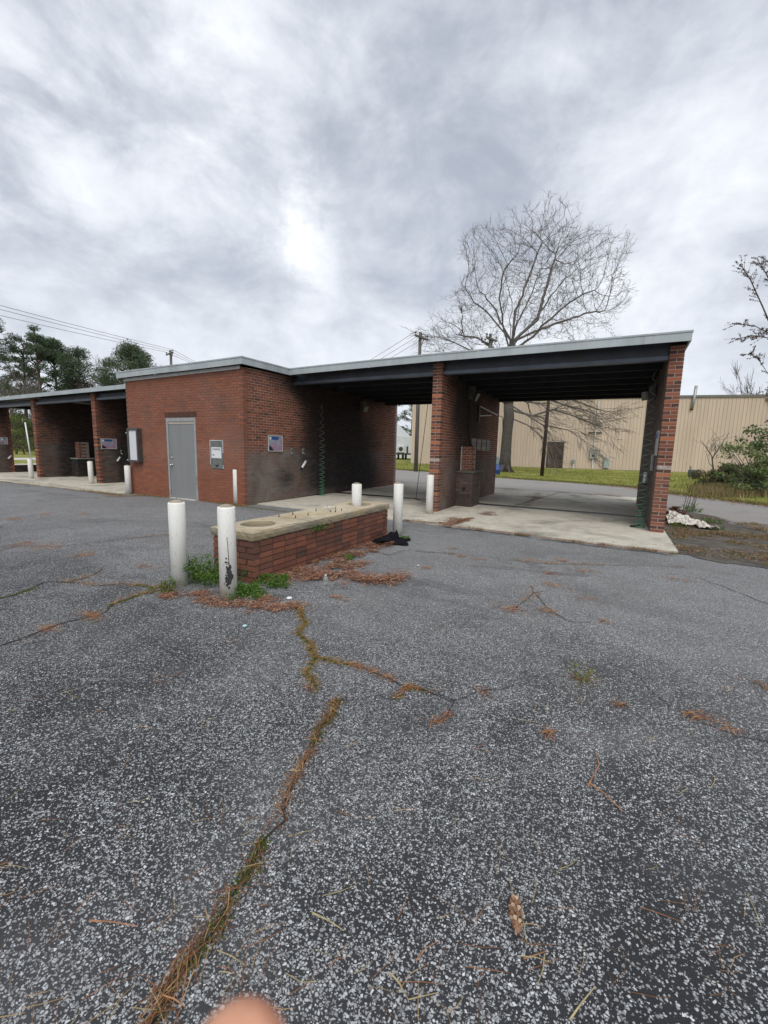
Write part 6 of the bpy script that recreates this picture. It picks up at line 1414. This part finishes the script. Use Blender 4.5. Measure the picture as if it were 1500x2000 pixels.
m = MB(); m.hexa([cc-ax2*3, cc+ax2*3, cc+ax2*3+ay2*6, cc-ax2*3+ay2*6]+[v+Vector((0, 0, 3.4)) for v in (cc-ax2*3, cc+ax2*3, cc+ax2*3+ay2*6, cc-ax2*3+ay2*6)]); m.build('wall', M_WHT, tnt)
m = MB(); z_ = Vector((0, 0, 3.4)); pk = Vector((0, 0, 6.4)); m.hexa([cc-ax2*3.2+z_, cc+ax2*3.2+z_, cc+ax2*3.2+ay2*6+z_, cc-ax2*3.2+ay2*6+z_, cc-ax2*.05+pk, cc+ax2*.05+pk, cc+ax2*.05+ay2*6+pk, cc-ax2*.05+ay2*6+pk]); m.build('roof', simple('white_roof', (.62, .64, .68), .5, .05, 2), tnt)
pine(770, 95, 13, 3.5, 'dark tree behind the trailer, left of the warehouse', .2, PINE, 5000, 51, 18, group='trees beyond the trailer', name='broadleaf_tree', cat='tree'); pine(802, 100, 12.5, 3.5, 'tree at the warehouse corner behind the trailer', .2, PINE, 5000, 52, 18, group='trees beyond the trailer', name='broadleaf_tree', cat='tree')
# light pole and sign post through far left bay
a = at(60, 893); b1 = atd(49, 825, (a-CP).dot(FW)); tag(MB().tube([a, b1], .06, 8).build('light_pole', M_WHT, None, True), 'slim white pole seen through the far left bay', 'pole')
a = at(45, 880); b1 = atd(33, 815, (a-CP).dot(FW)); tag(MB().tube([a, b1], .12, 8).build('timber_post', M_TIMBER, None, True), 'leaning pale timber pole seen through the far left bay', 'pole')
# distant woods all round the horizon
cs = []; rs = []
for k in range(260):
    a = rng.uniform(-1.9, 1.5); d = rng.uniform(150, 190); cs.append(Vector((8+math.sin(a)*d, -8+math.cos(a)*d, rng.uniform(0, 7)))); rs.append(rng.uniform(4, 7))
o = leafcloud('distant_woods', cs, rs, 26000, .9, PINE+OLIVE+BROWN, None, thin=.7); tag(o, 'far belt of mixed woods along the horizon', kind='stuff')
cs = []; rs = []
for k in range(120): cs.append(atd(rng.uniform(-260, 330), 861, rng.uniform(80, 95))); cs[-1].z = rng.uniform(0, 4.5); rs.append(rng.uniform(2, 3.5))
o = leafcloud('woodland_understorey', cs, rs, 26000, .4, PINE+OLIVE+BROWN, None, thin=.6); tag(o, 'dense understorey below the left pines', kind='stuff')

# ------------------------------------------------------------------ photographer's fingertip at the lens
def skin():
    m, nb, bs = new_mat('skin', .5, .4); p = pos(nb); n1 = nb.noise(p, 300, 3).outputs[0]; nb.put(bs.inputs['Base Color'], nb.mix(nb.rng(nb.noise(p, 180, 4, .6, .5).outputs[0], .35, .65), (.50, .22, .14), (.64, .33, .21))); bs.inputs['Subsurface Weight'].default_value = .15; bs.inputs['Subsurface Radius'].default_value = (.01, .004, .002); bs.inputs['Subsurface Scale'].default_value = .3
    return m
M_SKIN = skin()
fe = empty('person', tuple(atd(475, 2100, .075)), 'tip of the photographer\'s finger at the bottom edge, pinkish and out of focus', 'finger')
tipc = atd(463, 2092, .072); dwn = (-UP*.9+FW*.1-RT*.05).normalized()
m = MB(); P = []; rs = []
for k in range(9): a = k/8*math.pi/2; P.append(tipc-dwn*.0*0+dwn*(.0-.0078*math.cos(a))*1.0); rs.append(max(.0004, .0088*math.sin(a)))
for t, r0 in ((.004, .0089), (.012, .0092), (.022, .0090), (.030, .0096), (.040, .0092), (.052, .0094)): P.append(tipc+dwn*t+FW*(-.25*t*t*10)); rs.append(r0)
m.tube(P, rs, 20); m.build('finger', M_SKIN, fe, True)
nl = MB(); NP = 8
for i in range(5):
    for j in range(NP+1): an = (j/NP-.5)*1.9; t = -.002+i*.0032; dirv = (FW*math.cos(an)+RT*math.sin(an)); q = tipc+dwn*t+dirv*(.0093 if i else .0086); nl.v.append(tuple(q))
for i in range(4):
    for j in range(NP): q = i*(NP+1)+j; nl.f.append((q, q+1, q+NP+2, q+NP+1))
nl.build('fingernail', simple('nail', (.6, .38, .30), .3, .05, 50), fe, True)
